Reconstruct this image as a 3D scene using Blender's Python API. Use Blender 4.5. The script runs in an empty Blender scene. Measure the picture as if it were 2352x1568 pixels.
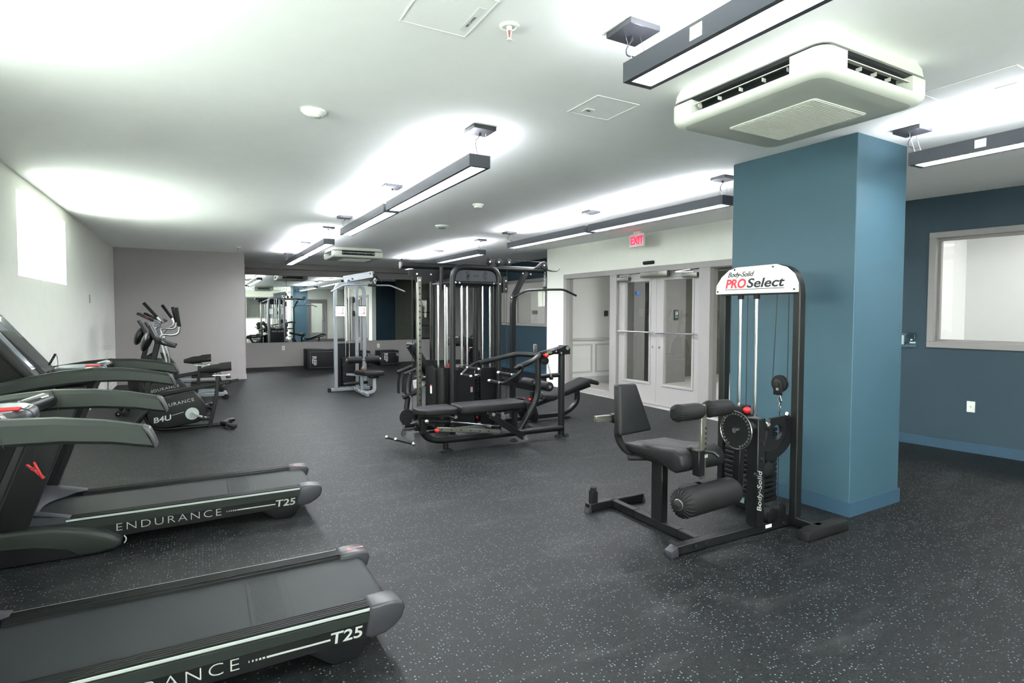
import bpy, bmesh, math, random
from mathutils import Vector, Matrix

random.seed(7)
SC = bpy.context.scene
COL = SC.collection
PI = math.pi

# ------------------------------------------------------------ camera, world, exposure
YAW, PITCH, ROLL, CAMH = math.radians(28.9), math.radians(2.2), math.radians(0.15), 1.47
CEIL = 2.75
_f = Vector((math.sin(YAW)*math.cos(PITCH), math.cos(YAW)*math.cos(PITCH), -math.sin(PITCH)))
_r = Vector((math.cos(YAW), -math.sin(YAW), 0)); _u = _r.cross(_f)
_R = math.cos(ROLL)*_r + math.sin(ROLL)*_u; _U = math.cos(ROLL)*_u - math.sin(ROLL)*_r
cam_data = bpy.data.cameras.new('camera'); cam = bpy.data.objects.new('camera', cam_data); COL.objects.link(cam)
M3 = Matrix((_R, _U, -_f)).transposed()
cam.matrix_world = Matrix.Translation((0, 0, CAMH)) @ M3.to_4x4()
cam_data.sensor_width = 36; cam_data.lens = 1307/2352*36; cam_data.shift_y = -0.0067
cam_data.clip_start = 0.05; cam_data.clip_end = 200
SC.camera = cam
SC.view_settings.view_transform = 'Standard'; SC.view_settings.look = 'None'
SC.view_settings.gamma = 1; SC.view_settings.use_curve_mapping = False
SC.view_settings.exposure = 1.93
SC.cycles.use_denoising = True
SC.cycles.max_bounces = 10; SC.cycles.diffuse_bounces = 6; SC.cycles.glossy_bounces = 5
SC.cycles.transparent_max_bounces = 12
SC.cycles.sample_clamp_indirect = 6
W = bpy.data.worlds.new('World'); SC.world = W; W.use_nodes = True
W.node_tree.nodes['Background'].inputs[0].default_value = (0.95, 1.0, 0.96, 1)
W.node_tree.nodes['Background'].inputs[1].default_value = 7.8
LAMP_DOWN, LAMP_UP, ROOM_LAMP = 21.0, 10.0, 3.2

# ------------------------------------------------------------ materials
def lin(c):
    out = []
    for v in c:
        v = v/255.0
        out.append(v/12.92 if v <= 0.04045 else ((v+0.055)/1.055)**2.4)
    return (*out, 1)
def mat(name, rgb, rough=0.5, metal=0.0, bump=0.0, bscale=200.0, vary=0.04, vscale=6.0, spec=0.5, coat=0.0):
    m = bpy.data.materials.new(name); m.use_nodes = True
    nt = m.node_tree; b = nt.nodes['Principled BSDF']
    b.inputs['Roughness'].default_value = rough; b.inputs['Metallic'].default_value = metal
    b.inputs['Specular IOR Level'].default_value = spec; b.inputs['Coat Weight'].default_value = coat
    tc = nt.nodes.new('ShaderNodeTexCoord')
    n = nt.nodes.new('ShaderNodeTexNoise'); n.inputs['Scale'].default_value = vscale; n.inputs['Detail'].default_value = 3
    nt.links.new(tc.outputs['Object'], n.inputs['Vector'])
    r = nt.nodes.new('ShaderNodeValToRGB')
    c = lin(rgb)
    r.color_ramp.elements[0].position = 0.3; r.color_ramp.elements[1].position = 0.7
    r.color_ramp.elements[0].color = (*[x*(1-vary) for x in c[:3]], 1)
    r.color_ramp.elements[1].color = (*[min(1, x*(1+vary)) for x in c[:3]], 1)
    nt.links.new(n.outputs['Fac'], r.inputs['Fac']); nt.links.new(r.outputs['Color'], b.inputs['Base Color'])
    if bump > 0:
        n2 = nt.nodes.new('ShaderNodeTexNoise'); n2.inputs['Scale'].default_value = bscale
        nt.links.new(tc.outputs['Object'], n2.inputs['Vector'])
        bp = nt.nodes.new('ShaderNodeBump'); bp.inputs['Strength'].default_value = bump; bp.inputs['Distance'].default_value = 0.002
        nt.links.new(n2.outputs['Fac'], bp.inputs['Height']); nt.links.new(bp.outputs['Normal'], b.inputs['Normal'])
    return m
def emis(name, rgb, s):
    m = bpy.data.materials.new(name); m.use_nodes = True; nt = m.node_tree
    b = nt.nodes['Principled BSDF']; b.inputs['Base Color'].default_value = (*rgb, 1)
    b.inputs['Emission Color'].default_value = (*rgb, 1); b.inputs['Emission Strength'].default_value = s
    return m
def glass(name, tint=(1, 1, 1), rough=0.0, ior=1.45):
    m = bpy.data.materials.new(name); m.use_nodes = True; nt = m.node_tree; nt.nodes.clear()
    o = nt.nodes.new('ShaderNodeOutputMaterial'); mx = nt.nodes.new('ShaderNodeMixShader')
    t = nt.nodes.new('ShaderNodeBsdfTransparent'); t.inputs[0].default_value = (*tint, 1)
    g = nt.nodes.new('ShaderNodeBsdfGlossy'); g.inputs['Roughness'].default_value = rough
    lw = nt.nodes.new('ShaderNodeLayerWeight'); lw.inputs[0].default_value = 0.5
    pw = nt.nodes.new('ShaderNodeMath'); pw.operation = 'POWER'; pw.inputs[1].default_value = 5.0
    fr = nt.nodes.new('ShaderNodeMath'); fr.operation = 'MULTIPLY_ADD'; fr.inputs[1].default_value = 0.96; fr.inputs[2].default_value = 0.04
    nt.links.new(lw.outputs['Facing'], pw.inputs[0]); nt.links.new(pw.outputs[0], fr.inputs[0])
    nt.links.new(fr.outputs[0], mx.inputs[0]); nt.links.new(t.outputs[0], mx.inputs[1]); nt.links.new(g.outputs[0], mx.inputs[2])
    nt.links.new(mx.outputs[0], o.inputs[0])
    return m
M = {}
M['ceil'] = mat('ceiling_paint', (246, 247, 247), 0.9, vary=0.01)
M['wall_white'] = mat('wall_cream_paint', (238, 238, 231), 0.85, bump=0.15, bscale=300, vary=0.01)
M['wall_taupe'] = mat('wall_taupe_paint', (156, 151, 151), 0.8, bump=0.15, bscale=300, vary=0.01)
M['blue'] = mat('blue_paint', (55, 85, 99), 0.55, bump=0.1, bscale=300, vary=0.02)
M['blue_dark'] = mat('deep_blue_paint', (44, 66, 79), 0.6, bump=0.1, bscale=300, vary=0.02)
M['blue_base'] = mat('blue_baseboard_vinyl', (50, 78, 98), 0.5, vary=0.02)
M['trim'] = mat('grey_frame_paint', (152, 148, 147), 0.45, vary=0.01)
M['door'] = mat('door_grey_paint', (160, 157, 156), 0.45, vary=0.01)
M['white'] = mat('white_plastic', (236, 238, 232), 0.4, vary=0.01)
M['offwhite'] = mat('cassette_white_plastic', (222, 224, 215), 0.45, vary=0.01)
M['grille'] = mat('cassette_grille_plastic', (176, 180, 172), 0.5, vary=0.01)
M['vent'] = mat('vent_dark_plastic', (24, 28, 33), 0.4)
M['housing'] = mat('lamp_housing_grey', (70, 73, 80), 0.35, metal=0.3)
M['lampwhite'] = mat('lamp_reflector_white', (235, 236, 238), 0.5)
M['plate'] = mat('canopy_plate_grey', (52, 53, 58), 0.35, metal=0.4)
M['black'] = mat('black_powder_coat', (20, 22, 23), 0.38, bump=0.1, bscale=500, spec=0.3)
M['black2'] = mat('black_panel', (15, 16, 18), 0.42, spec=0.3)
M['rubber'] = mat('black_rubber', (14, 15, 16), 0.7, spec=0.3)
M['vinyl'] = mat('black_vinyl_upholstery', (22, 23, 25), 0.5, bump=0.25, bscale=260, spec=0.3)
M['foam'] = mat('foam_roller_sleeve', (21, 21, 23), 0.6, bump=0.2, bscale=180, spec=0.3)
M['chrome'] = mat('chrome_steel', (215, 216, 218), 0.16, metal=1.0)
M['steel'] = mat('brushed_steel', (128, 128, 120), 0.35, metal=0.85)
M['bolt'] = mat('bolt_zinc', (210, 210, 212), 0.25, metal=0.9)
M['silver'] = mat('silver_powder_coat', (126, 130, 136), 0.4, metal=0.2)
M['tread_grey'] = mat('treadmill_plastic', (33, 38, 36), 0.42, bump=0.1, bscale=600, spec=0.3)
M['tread_dark'] = mat('treadmill_dark_plastic', (20, 22, 23), 0.5, spec=0.3)
M['cap'] = mat('treadmill_cap_plastic', (44, 44, 50), 0.4)
M['belt'] = mat('running_belt', (39, 42, 44), 0.6, bump=0.3, bscale=500, spec=0.3)
M['hoodgrey'] = mat('motor_hood_plastic', (48, 49, 55), 0.38)
M['screen'] = mat('display_glass', (88, 97, 106), 0.22, coat=0.5)
M['touch'] = mat('touch_panel', (110, 126, 134), 0.15)
M['red'] = mat('red_plastic', (170, 22, 24), 0.4)
M['stripe'] = mat('silver_stripe', (160, 168, 165), 0.35)
M['letter'] = mat('silver_lettering', (160, 162, 160), 0.5)
M['ink'] = mat('black_ink', (18, 19, 22), 0.6)
M['redink'] = mat('red_ink', (200, 44, 56), 0.6)
M['warnink'] = mat('faded_warning_print', (150, 96, 92), 0.6)
M['plategrey'] = mat('name_plate_grey', (42, 45, 51), 0.45)
M['green'] = mat('green_sign', (92, 112, 74), 0.5)
M['dgreen'] = mat('dark_green_sign', (38, 66, 54), 0.5)
M['bluesign'] = mat('blue_sign', (52, 120, 214), 0.5)
M['plyo'] = mat('plyo_box_vinyl', (20, 21, 24), 0.6, bump=0.3, bscale=250, spec=0.3)
M['piping'] = mat('grey_piping', (120, 122, 124), 0.6)
M['lobbywhite'] = mat('lobby_white_paint', (226, 226, 226), 0.7, vary=0.01)
M['lobbygrey'] = mat('lobby_grey_paint', (190, 189, 188), 0.7, vary=0.01)
M['wood'] = mat('lobby_grey_floor', (168, 164, 162), 0.5, vary=0.1, vscale=12)
M['storewall'] = mat('storage_wall_paint', (140, 140, 126), 0.8)
M['piergrey'] = mat('pier_grey_paint', (112, 111, 110), 0.7)
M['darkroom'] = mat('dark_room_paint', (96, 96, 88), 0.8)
M['mirror'] = mat('mirror_silver', (226, 230, 228), 0.0, metal=1.0, vary=0.0)
M['glass'] = glass('clear_glass', (0.93, 0.94, 0.93))
M['winglass'] = glass('window_glass', (0.97, 1, 0.97))
M['acryl'] = glass('clear_acrylic_cover', (0.85, 0.92, 0.95))
M['lamp'] = emis('lamp_diffuser_light', (0.95, 0.97, 1.0), LAMP_DOWN)
M['lampup'] = emis('lamp_uplight', (0.93, 0.96, 1.0), LAMP_UP)
M['exit'] = emis('exit_red_light', (1.0, 0.01, 0.05), 0.9)
M['roomlamp'] = emis('lobby_lamp_light', (1.0, 0.99, 0.97), ROOM_LAMP)
M['roomlamp_soft'] = emis('lobby_lamp_soft_light', (1.0, 0.99, 0.97), ROOM_LAMP*4.2)

def floor_material():
    m = bpy.data.materials.new('speckled_rubber_floor'); m.use_nodes = True; nt = m.node_tree
    b = nt.nodes['Principled BSDF']; L = nt.links.new
    tc = nt.nodes.new('ShaderNodeTexCoord')
    def math_(op, a, bb=None, v=None):
        n = nt.nodes.new('ShaderNodeMath'); n.operation = op
        L(a, n.inputs[0])
        if bb is not None: L(bb, n.inputs[1])
        if v is not None: n.inputs[1].default_value = v
        return n.outputs[0]
    facs = []
    for sc, th, r0, r1_ in ((58, 0.26, 0.10, 0.13), (105, 0.5, 0.12, 0.22)):
        v = nt.nodes.new('ShaderNodeTexVoronoi'); v.voronoi_dimensions = '2D'; v.inputs['Scale'].default_value = sc
        L(tc.outputs['Object'], v.inputs['Vector'])
        sep = nt.nodes.new('ShaderNodeSeparateColor'); L(v.outputs['Color'], sep.inputs[0])
        on = math_('LESS_THAN', sep.outputs[0], v=th)
        r = math_('MULTIPLY', sep.outputs[1], v=r1_); r = math_('ADD', r, v=r0)
        d = math_('LESS_THAN', v.outputs['Distance'], r)
        facs.append(math_('MULTIPLY', on, d))
    n1 = nt.nodes.new('ShaderNodeTexNoise'); n1.inputs['Scale'].default_value = 0.7; n1.inputs['Detail'].default_value = 6; n1.inputs['Roughness'].default_value = 0.65
    L(tc.outputs['Object'], n1.inputs['Vector'])
    mp = nt.nodes.new('ShaderNodeMapping'); mp.inputs['Scale'].default_value = (1.2, 3.5, 1); mp.inputs['Rotation'].default_value = (0, 0, 0.5)
    L(tc.outputs['Object'], mp.inputs['Vector'])
    n2 = nt.nodes.new('ShaderNodeTexNoise'); n2.inputs['Scale'].default_value = 1.3; n2.inputs['Detail'].default_value = 8; n2.inputs['Roughness'].default_value = 0.7
    L(mp.outputs[0], n2.inputs['Vector'])
    r1 = nt.nodes.new('ShaderNodeValToRGB'); L(n1.outputs['Fac'], r1.inputs['Fac'])
    r1.color_ramp.elements[0].position = 0.35; r1.color_ramp.elements[0].color = lin((11, 13, 14))
    r1.color_ramp.elements[1].position = 0.7; r1.color_ramp.elements[1].color = lin((17, 19, 20))
    # chalky scuffs
    r2 = nt.nodes.new('ShaderNodeValToRGB'); L(n2.outputs['Fac'], r2.inputs['Fac'])
    r2.color_ramp.elements[0].position = 0.53; r2.color_ramp.elements[0].color = (0, 0, 0, 1)
    r2.color_ramp.elements[1].position = 0.78; r2.color_ramp.elements[1].color = (0.55, 0.55, 0.55, 1)
    mx0 = nt.nodes.new('ShaderNodeMix'); mx0.data_type = 'RGBA'
    L(r2.outputs['Color'], mx0.inputs['Factor']); L(r1.outputs['Color'], mx0.inputs[6]); mx0.inputs[7].default_value = lin((66, 67, 66))
    mx = nt.nodes.new('ShaderNodeMix'); mx.data_type = 'RGBA'
    mxb = nt.nodes.new('ShaderNodeMix'); mxb.data_type = 'RGBA'
    L(facs[1], mxb.inputs['Factor']); L(mx0.outputs[2], mxb.inputs[6]); mxb.inputs[7].default_value = lin((34, 39, 41))
    L(facs[0], mx.inputs['Factor']); L(mxb.outputs[2], mx.inputs[6]); mx.inputs[7].default_value = lin((98, 113, 118))
    L(mx.outputs[2], b.inputs['Base Color'])
    b.inputs['Roughness'].default_value = 0.55; b.inputs['Specular IOR Level'].default_value = 0.28
    n3 = nt.nodes.new('ShaderNodeTexNoise'); n3.inputs['Scale'].default_value = 160; L(tc.outputs['Object'], n3.inputs['Vector'])
    bp = nt.nodes.new('ShaderNodeBump'); bp.inputs['Strength'].default_value = 0.5; bp.inputs['Distance'].default_value = 0.003
    L(n3.outputs['Fac'], bp.inputs['Height']); L(bp.outputs['Normal'], b.inputs['Normal'])
    return m
M['floor'] = floor_material()

# ------------------------------------------------------------ mesh helpers
class MB:
    """collects shapes in world coordinates; build() links them as one mesh object"""
    def __init__(s): s.bm = bmesh.new()
    def _merge(s, b2):
        me = bpy.data.meshes.new('t'); b2.to_mesh(me); b2.free(); s.bm.from_mesh(me); bpy.data.meshes.remove(me)
    def box(s, a, b, bev=0.0, seg=2, mtx=None):
        b2 = bmesh.new(); bmesh.ops.create_cube(b2, size=1)
        a = Vector(a); b = Vector(b); c = (a+b)/2; d = b-a
        for v in b2.verts: v.co = Vector((v.co.x*d.x, v.co.y*d.y, v.co.z*d.z)) + c
        if bev > 0:
            bmesh.ops.bevel(b2, geom=list(b2.edges), offset=min(bev, min(abs(d.x), abs(d.y), abs(d.z))*0.49), segments=seg, profile=0.5, affect='EDGES')
        if mtx is not None: bmesh.ops.transform(b2, matrix=mtx, verts=b2.verts)
        bmesh.ops.recalc_face_normals(b2, faces=b2.faces); s._merge(b2); return s
    def rbar(s, p, q, w, h, up=(0, 0, 1), bev=0.003):
        """rectangular bar from p to q; w across, h along up"""
        p = Vector(p); q = Vector(q); x = (q-p); L_ = x.length; x.normalize(); u = Vector(up); y = u.cross(x)
        if y.length < 1e-4: y = Vector((0, 1, 0)).cross(x)
        y.normalize(); z = x.cross(y)
        m = Matrix((x, y, z)).transposed().to_4x4(); m.translation = (p+q)/2
        return s.box((-L_/2, -w/2, -h/2), (L_/2, w/2, h/2), bev, 1, m)
    def tube(s, pts, r, fillet=0.0, n=12, cap=True, rs=None, sect=None):
        """sweep a circle (or a section sect=[(u,v)..]) along a polyline with rounded corners"""
        P = [Vector(p) for p in pts]
        if fillet > 0 and len(P) > 2:
            Q = [P[0]]
            for i in range(1, len(P)-1):
                a, b, c = P[i-1], P[i], P[i+1]
                d1 = (a-b); d2 = (c-b); l = min(fillet, d1.length*0.49, d2.length*0.49); d1.normalize(); d2.normalize()
                p0 = b+d1*l; p2 = b+d2*l
                for k in range(7):
                    t = k/6; Q.append(p0*(1-t)**2 + b*2*t*(1-t) + p2*t*t)
            Q.append(P[-1]); P = Q
        b2 = bmesh.new(); rings = []
        t0 = (P[1]-P[0]).normalized()
        ref = Vector((0, 0, 1)) if abs(t0.z) < 0.9 else Vector((0, 1, 0))
        nrm = (ref - t0*ref.dot(t0)).normalized()
        for i, p in enumerate(P):
            if i == 0: t = (P[1]-P[0])
            elif i == len(P)-1: t = (P[-1]-P[-2])
            else: t = (P[i+1]-P[i]).normalized() + (P[i]-P[i-1]).normalized()
            t.normalize()
            nrm = (nrm - t*nrm.dot(t)).normalized(); bi = t.cross(nrm)
            rr = rs[i] if rs else r
            if sect: ring = [b2.verts.new(p + nrm*v + bi*u) for u, v in sect]
            else: ring = [b2.verts.new(p + nrm*rr*math.cos(2*PI*k/n) + bi*rr*math.sin(2*PI*k/n)) for k in range(n)]
            rings.append(ring)
        m = len(rings[0])
        for i in range(len(rings)-1):
            for k in range(m): b2.faces.new((rings[i][k], rings[i][(k+1) % m], rings[i+1][(k+1) % m], rings[i+1][k]))
        if cap: b2.faces.new(list(reversed(rings[0]))); b2.faces.new(rings[-1])
        bmesh.ops.recalc_face_normals(b2, faces=b2.faces); s._merge(b2); return s
    def rtube(s, pts, w, h, fillet=0.0):
        c = 0.006
        sec = [(-w/2+c, -h/2), (w/2-c, -h/2), (w/2, -h/2+c), (w/2, h/2-c), (w/2-c, h/2), (-w/2+c, h/2), (-w/2, h/2-c), (-w/2, -h/2+c)]
        return s.tube(pts, 0, fillet, sect=sec)
    def cyl(s, p, q, r, n=20, r2=None, bev=0.0):
        p = Vector(p); q = Vector(q); d = q-p
        if bev > 0:
            u = d.normalized()
            return s.tube([p, p+u*bev*0.3, p+u*bev, q-u*bev, q-u*bev*0.3, q], r, n=n, rs=[r-bev, r-bev*0.3, r, r, r-bev*0.3, r-bev])
        return s.tube([p, q], r, n=n, rs=[r, r if r2 is None else r2])
    def lathe(s, c, prof, n=28, axis='z'):
        """prof = [(r, h)] around axis through c"""
        b2 = bmesh.new(); rings = []
        for r, h in prof:
            ring = []
            for k in range(n):
                a = 2*PI*k/n; x, y = max(r, 1e-4)*math.cos(a), max(r, 1e-4)*math.sin(a)
                v = {'z': (x, y, h), 'x': (h, x, y), 'y': (x, h, y)}[axis]
                ring.append(b2.verts.new(Vector(c)+Vector(v)))
            rings.append(ring)
        for i in range(len(rings)-1):
            for k in range(n): b2.faces.new((rings[i][k], rings[i][(k+1) % n], rings[i+1][(k+1) % n], rings[i+1][k]))
        b2.faces.new(rings[0]); b2.faces.new(rings[-1])
        bmesh.ops.recalc_face_normals(b2, faces=b2.faces); s._merge(b2); return s
    def prism(s, out, axis, a, b, bev=0.0, seg=2):
        """2D outline extruded along axis: x->(y,z) y->(x,z) z->(x,y)"""
        b2 = bmesh.new()
        def P3(p, h): return {'x': (h, p[0], p[1]), 'y': (p[0], h, p[1]), 'z': (p[0], p[1], h)}[axis]
        A = [b2.verts.new(P3(p, a)) for p in out]; B = [b2.verts.new(P3(p, b)) for p in out]; n = len(out)
        b2.faces.new(A); b2.faces.new(list(reversed(B)))
        for k in range(n): b2.faces.new((A[k], B[k], B[(k+1) % n], A[(k+1) % n]))
        bmesh.ops.recalc_face_normals(b2, faces=b2.faces)
        if bev > 0:
            ed = [e for e in b2.edges if e.calc_face_angle(0) > 0.6]
            bmesh.ops.bevel(b2, geom=ed, offset=bev, segments=seg, profile=0.5, affect='EDGES', clamp_overlap=True)
        s._merge(b2); return s
    def ball(s, c, r, sx=1, sy=1, sz=1, n=16):
        b2 = bmesh.new(); bmesh.ops.create_uvsphere(b2, u_segments=n, v_segments=max(6, n//2), radius=r)
        for v in b2.verts: v.co = Vector((v.co.x*sx, v.co.y*sy, v.co.z*sz)) + Vector(c)
        s._merge(b2); return s
    def ring(s, c, R_, r, axis='x', n=28, m=8, a0=0, a1=2*PI):
        pts = []
        for k in range(n+1):
            a = a0+(a1-a0)*k/n; x, y = R_*math.cos(a), R_*math.sin(a)
            pts.append(Vector(c)+Vector({'x': (0, x, y), 'y': (x, 0, y), 'z': (x, y, 0)}[axis]))
        return s.tube(pts, r, n=m)
    def quadgrid(s, rows, thick=0.0):
        b2 = bmesh.new(); V = [[b2.verts.new(p) for p in row] for row in rows]
        for i in range(len(V)-1):
            for j in range(len(V[0])-1): b2.faces.new((V[i][j], V[i][j+1], V[i+1][j+1], V[i+1][j]))
        if thick:
            bmesh.ops.recalc_face_normals(b2, faces=b2.faces)
            bmesh.ops.solidify(b2, geom=list(b2.faces), thickness=thick)
        bmesh.ops.recalc_face_normals(b2, faces=b2.faces); s._merge(b2); return s
    def xf(s, m): bmesh.ops.transform(s.bm, matrix=m, verts=s.bm.verts); return s
    def build(s, name, m, parent=None, smooth=True):
        me = bpy.data.meshes.new(name)
        off = world_loc(parent)
        if off.length: bmesh.ops.translate(s.bm, verts=s.bm.verts, vec=-off)
        if smooth:
            for f in s.bm.faces: f.smooth = True
            for e in s.bm.edges:
                if len(e.link_faces) == 2 and e.calc_face_angle(0) > math.radians(38): e.smooth = False
        s.bm.to_mesh(me); s.bm.free()
        me.materials.append(M[m] if isinstance(m, str) else m)
        o = bpy.data.objects.new(name, me); COL.objects.link(o)
        if parent: o.parent = parent
        return o
def world_loc(o):
    v = Vector((0, 0, 0))
    while o is not None: v = v + o.location; o = o.parent
    return v
def tag(o, label=None, cat=None, group=None, kind=None):
    if label: o['label'] = label
    if cat: o['category'] = cat
    if group: o['group'] = group
    if kind: o['kind'] = kind
    return o
def thing(name, loc, label, cat, group=None):
    o = bpy.data.objects.new(name, None); COL.objects.link(o); o.location = loc; o.empty_display_size = 0.1
    return tag(o, label, cat, group)
def struct(name, mb, m, label=None):
    o = mb.build(name, m, None, smooth=False); return tag(o, label, None, None, 'structure')
def rebase(o):
    """put the origin of a single-mesh thing at its own centre so it is a proper standalone object"""
    me = o.data
    xs = [v.co for v in me.vertices]
    c = Vector(((min(v.x for v in xs)+max(v.x for v in xs))/2, (min(v.y for v in xs)+max(v.y for v in xs))/2, min(v.z for v in xs)))
    me.transform(Matrix.Translation(-c)); o.location = c; return o
def copy_tree(o, parent=None):
    c = o.copy(); COL.objects.link(c)
    if parent: c.parent = parent
    for ch in list(o.children): copy_tree(ch, c)
    return c
_txt_cache = {}
def text(body, size, origin, xdir, ydir, name, m, parent, ext=0.0008, shear=0.0, align='LEFT', space=1.0, bold=0.0, sx=1.0, fit=None):
    """lettering as a mesh lying in the plane of xdir (reading) and ydir (up)"""
    cu = bpy.data.curves.new('t', 'FONT'); cu.body = body; cu.size = size; cu.extrude = ext; cu.shear = shear
    cu.align_x = align; cu.space_character = space; cu.offset = bold; cu.resolution_u = 4
    to = bpy.data.objects.new('t', cu); COL.objects.link(to)
    dg = bpy.context.evaluated_depsgraph_get(); dg.update()
    me = bpy.data.meshes.new_from_object(to.evaluated_get(dg)); bpy.data.objects.remove(to); bpy.data.curves.remove(cu)
    if fit: w_ = [v.co.x for v in me.vertices]; sx = fit/(max(w_)-min(w_))
    x = Vector(xdir).normalized(); y = Vector(ydir).normalized(); z = x.cross(y)
    mm = Matrix((x*sx, y, z)).transposed().to_4x4(); mm.translation = Vector(origin) - world_loc(parent)
    me.transform(mm); me.name = name; me.materials.clear(); me.materials.append(M[m])
    o = bpy.data.objects.new(name, me); COL.objects.link(o)
    if parent: o.parent = parent
    return o
def bolts(pts, axis, r, h, name, parent, m='bolt'):
    for p in pts:
        mb = MB(); d = Vector(axis)*h
        mb.cyl(Vector(p)-d*0.2, Vector(p)+d, r, n=10)
        mb.build(name, m, parent)

# ------------------------------------------------------------ the room
LX = -1.45                     # left wall
BY = 13.75                     # back wall (grey part)
AY = 16.45                     # mirror alcove wall
REC = 7.2                      # blue wall of the recess
Y0 = -3.2                      # wall behind the photographer
dwx = lambda y: 6.22 + 0.036*(9.8-y)          # face of the door wall
rwx = lambda y: 7.065 + 0.1415*(3.56-y)       # face of the right wall

struct('floor', MB().box((-1.9, Y0-0.2, -0.12), (7.32, 16.7, 0)).box((7.32, Y0-0.2, -0.12), (8.6, 4.5, 0)).box((7.32, 14.9, -0.12), (8.6, 16.7, 0)), 'floor', 'dark speckled rubber gym floor')
struct('ceiling', MB().box((-1.9, Y0-0.2, CEIL), (8.6, 16.7, CEIL+0.15)), 'ceil', 'smooth white gym ceiling')

# left wall with two windows and a third, unseen, added for daylight (same height), deep white reveals
WZ0, WZ1 = 1.805, 2.6
wins = [(6.85, 9.06), (1.1, 3.4), (-2.6, -0.2)]
mb = MB(); ys = [Y0] + [v for w in sorted(wins) for v in w] + [BY]
T = 0.38
for k in range(0, len(ys), 2): mb.box((LX-T, ys[k], 0), (LX, ys[k+1], CEIL))
for a, b in wins:
    mb.box((LX-T, a, 0), (LX, b, WZ0)); mb.box((LX-T, a, WZ1), (LX, b, CEIL))
struct('wall_left', mb, 'wall_white', 'long off-white wall with the high windows')
for i, (a, b) in enumerate(wins):
    w = MB()
    f = 0.045
    w.box((LX-T+0.02, a, WZ0), (LX-T+0.07, b, WZ0+f)).box((LX-T+0.02, a, WZ1-f), (LX-T+0.07, b, WZ1))
    w.box((LX-T+0.02, a, WZ0+f), (LX-T+0.07, a+f, WZ1-f)).box((LX-T+0.02, b-f, WZ0+f), (LX-T+0.07, b, WZ1-f))
    o = struct('window_%d' % (i+1), w, 'white', 'high bright window in the left wall')
    MB().box((LX-T+0.04, a+f, WZ0+f), (LX-T+0.046, b-f, WZ1-f)).build('window_pane', 'winglass', o, smooth=False)
struct('wall_back', MB().box((LX-0.2, BY, 0), (0.91, BY+0.15, CEIL)).box((0.76, BY+0.15, 0), (0.91, AY, CEIL)), 'wall_taupe', 'grey back wall behind the ellipticals')
struct('wall_alcove', MB().box((0.76, AY, 0), (5.14, AY+0.15, CEIL)).box((6.28, AY, 0), (8.4, AY+0.15, CEIL)).box((5.14, AY, 0), (6.28, AY+0.15, 0.655)).box((5.14, AY, 2.45), (6.28, AY+0.15, CEIL)), 'wall_taupe', 'grey wall of the mirror alcove')
struct('wall_storage', MB().box((4.6, 18.2, 0), (7.6, 18.3, CEIL)).box((4.6, AY+0.15, 0), (4.7, 18.2, CEIL)).box((7.5, AY+0.15, 0), (7.6, 18.2, CEIL)), 'storewall', 'dim wall of the storage room behind the glass')
struct('floor_storage', MB().box((4.6, AY+0.15, -0.1), (7.6, 18.3, 0)), 'storewall')
struct('ceiling_storage', MB().box((4.6, AY+0.15, CEIL), (7.6, 18.3, CEIL+0.1)), 'storewall')
o = struct('window_9', MB().box((5.14, AY+0.03, 0.655), (6.28, AY+0.036, 2.45)), 'glass', 'dark glass panel at the right end of the mirrors')
t = thing('storage_shelf', (6.35, 17.6, 0), 'dark metal shelf unit behind the dark glass panel right of the mirrors', 'shelf')
for x in (6.15, 6.85):
    for y in (17.3, 17.7): MB().box((x-0.02, y-0.02, 0), (x+0.02, y+0.02, 1.95)).build('shelf_post', 'black', t, smooth=False)
for z in (0.2, 0.62, 1.04, 1.46, 1.9): MB().box((6.13, 17.28, z), (6.87, 17.72, z+0.03)).build('shelf_board', 'black', t, smooth=False)
struct('trim_1', MB().box((0.91, AY-0.25, 2.62), (8.3, AY, CEIL)), 'wall_taupe', 'grey soffit above the mirrors')
struct('wall_recess', MB().box((REC, 9.8, 0), (REC+0.12, 11.33, CEIL)).box((REC, 13.72, 0), (REC+0.12, 14.9, CEIL))
       .box((REC, 11.33, 0), (REC+0.12, 13.72, 1.14)).box((REC, 11.33, 2.3), (REC+0.12, 13.72, CEIL)), 'blue_dark', 'blue wall of the recess with an interior window')
struct('wall_passage', MB().box((8.3, 14.9, 0), (8.42, AY, CEIL)).box((REC, 14.82, 0), (8.42, 14.9, CEIL)), 'blue_dark', 'blue wall of the passage beyond the recess')
struct('wall_lobby_back', MB().box((REC+0.12, 14.7, 0), (12.4, 14.82, 2.72)), 'lobbywhite')
def frame_rect(mb, x0, x1, y0, y1, z0, z1, w):
    mb.box((x0, y0, z0), (x1, y1, z0+w), 0.004, 1).box((x0, y0, z1-w), (x1, y1, z1), 0.004, 1)
    mb.box((x0, y0, z0+w), (x1, y0+w, z1-w), 0.004, 1).box((x0, y1-w, z0+w), (x1, y1, z1-w), 0.004, 1); return mb
o = struct('window_8', frame_rect(MB(), REC-0.03, REC+0.14, 11.33, 13.72, 1.14, 2.3, 0.07), 'trim', 'interior window with a grey frame in the blue recess wall')
MB().box((REC+0.05, 11.4, 1.21), (REC+0.056, 13.65, 2.23)).build('window_pane', 'glass', o, smooth=False)

# door wall: skewed two degrees; built in a local frame then turned
DA = math.atan2(-0.036, 1.0)
def DW(mb):   # local: x into the wall (0 = face), y along the wall measured as world y
    m = Matrix.Translation((dwx(9.8), 9.8, 0)) @ Matrix.Rotation(-DA if False else math.atan(0.036), 4, 'Z') @ Matrix.Translation((0, -9.8, 0))
    return mb.xf(m)
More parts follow.
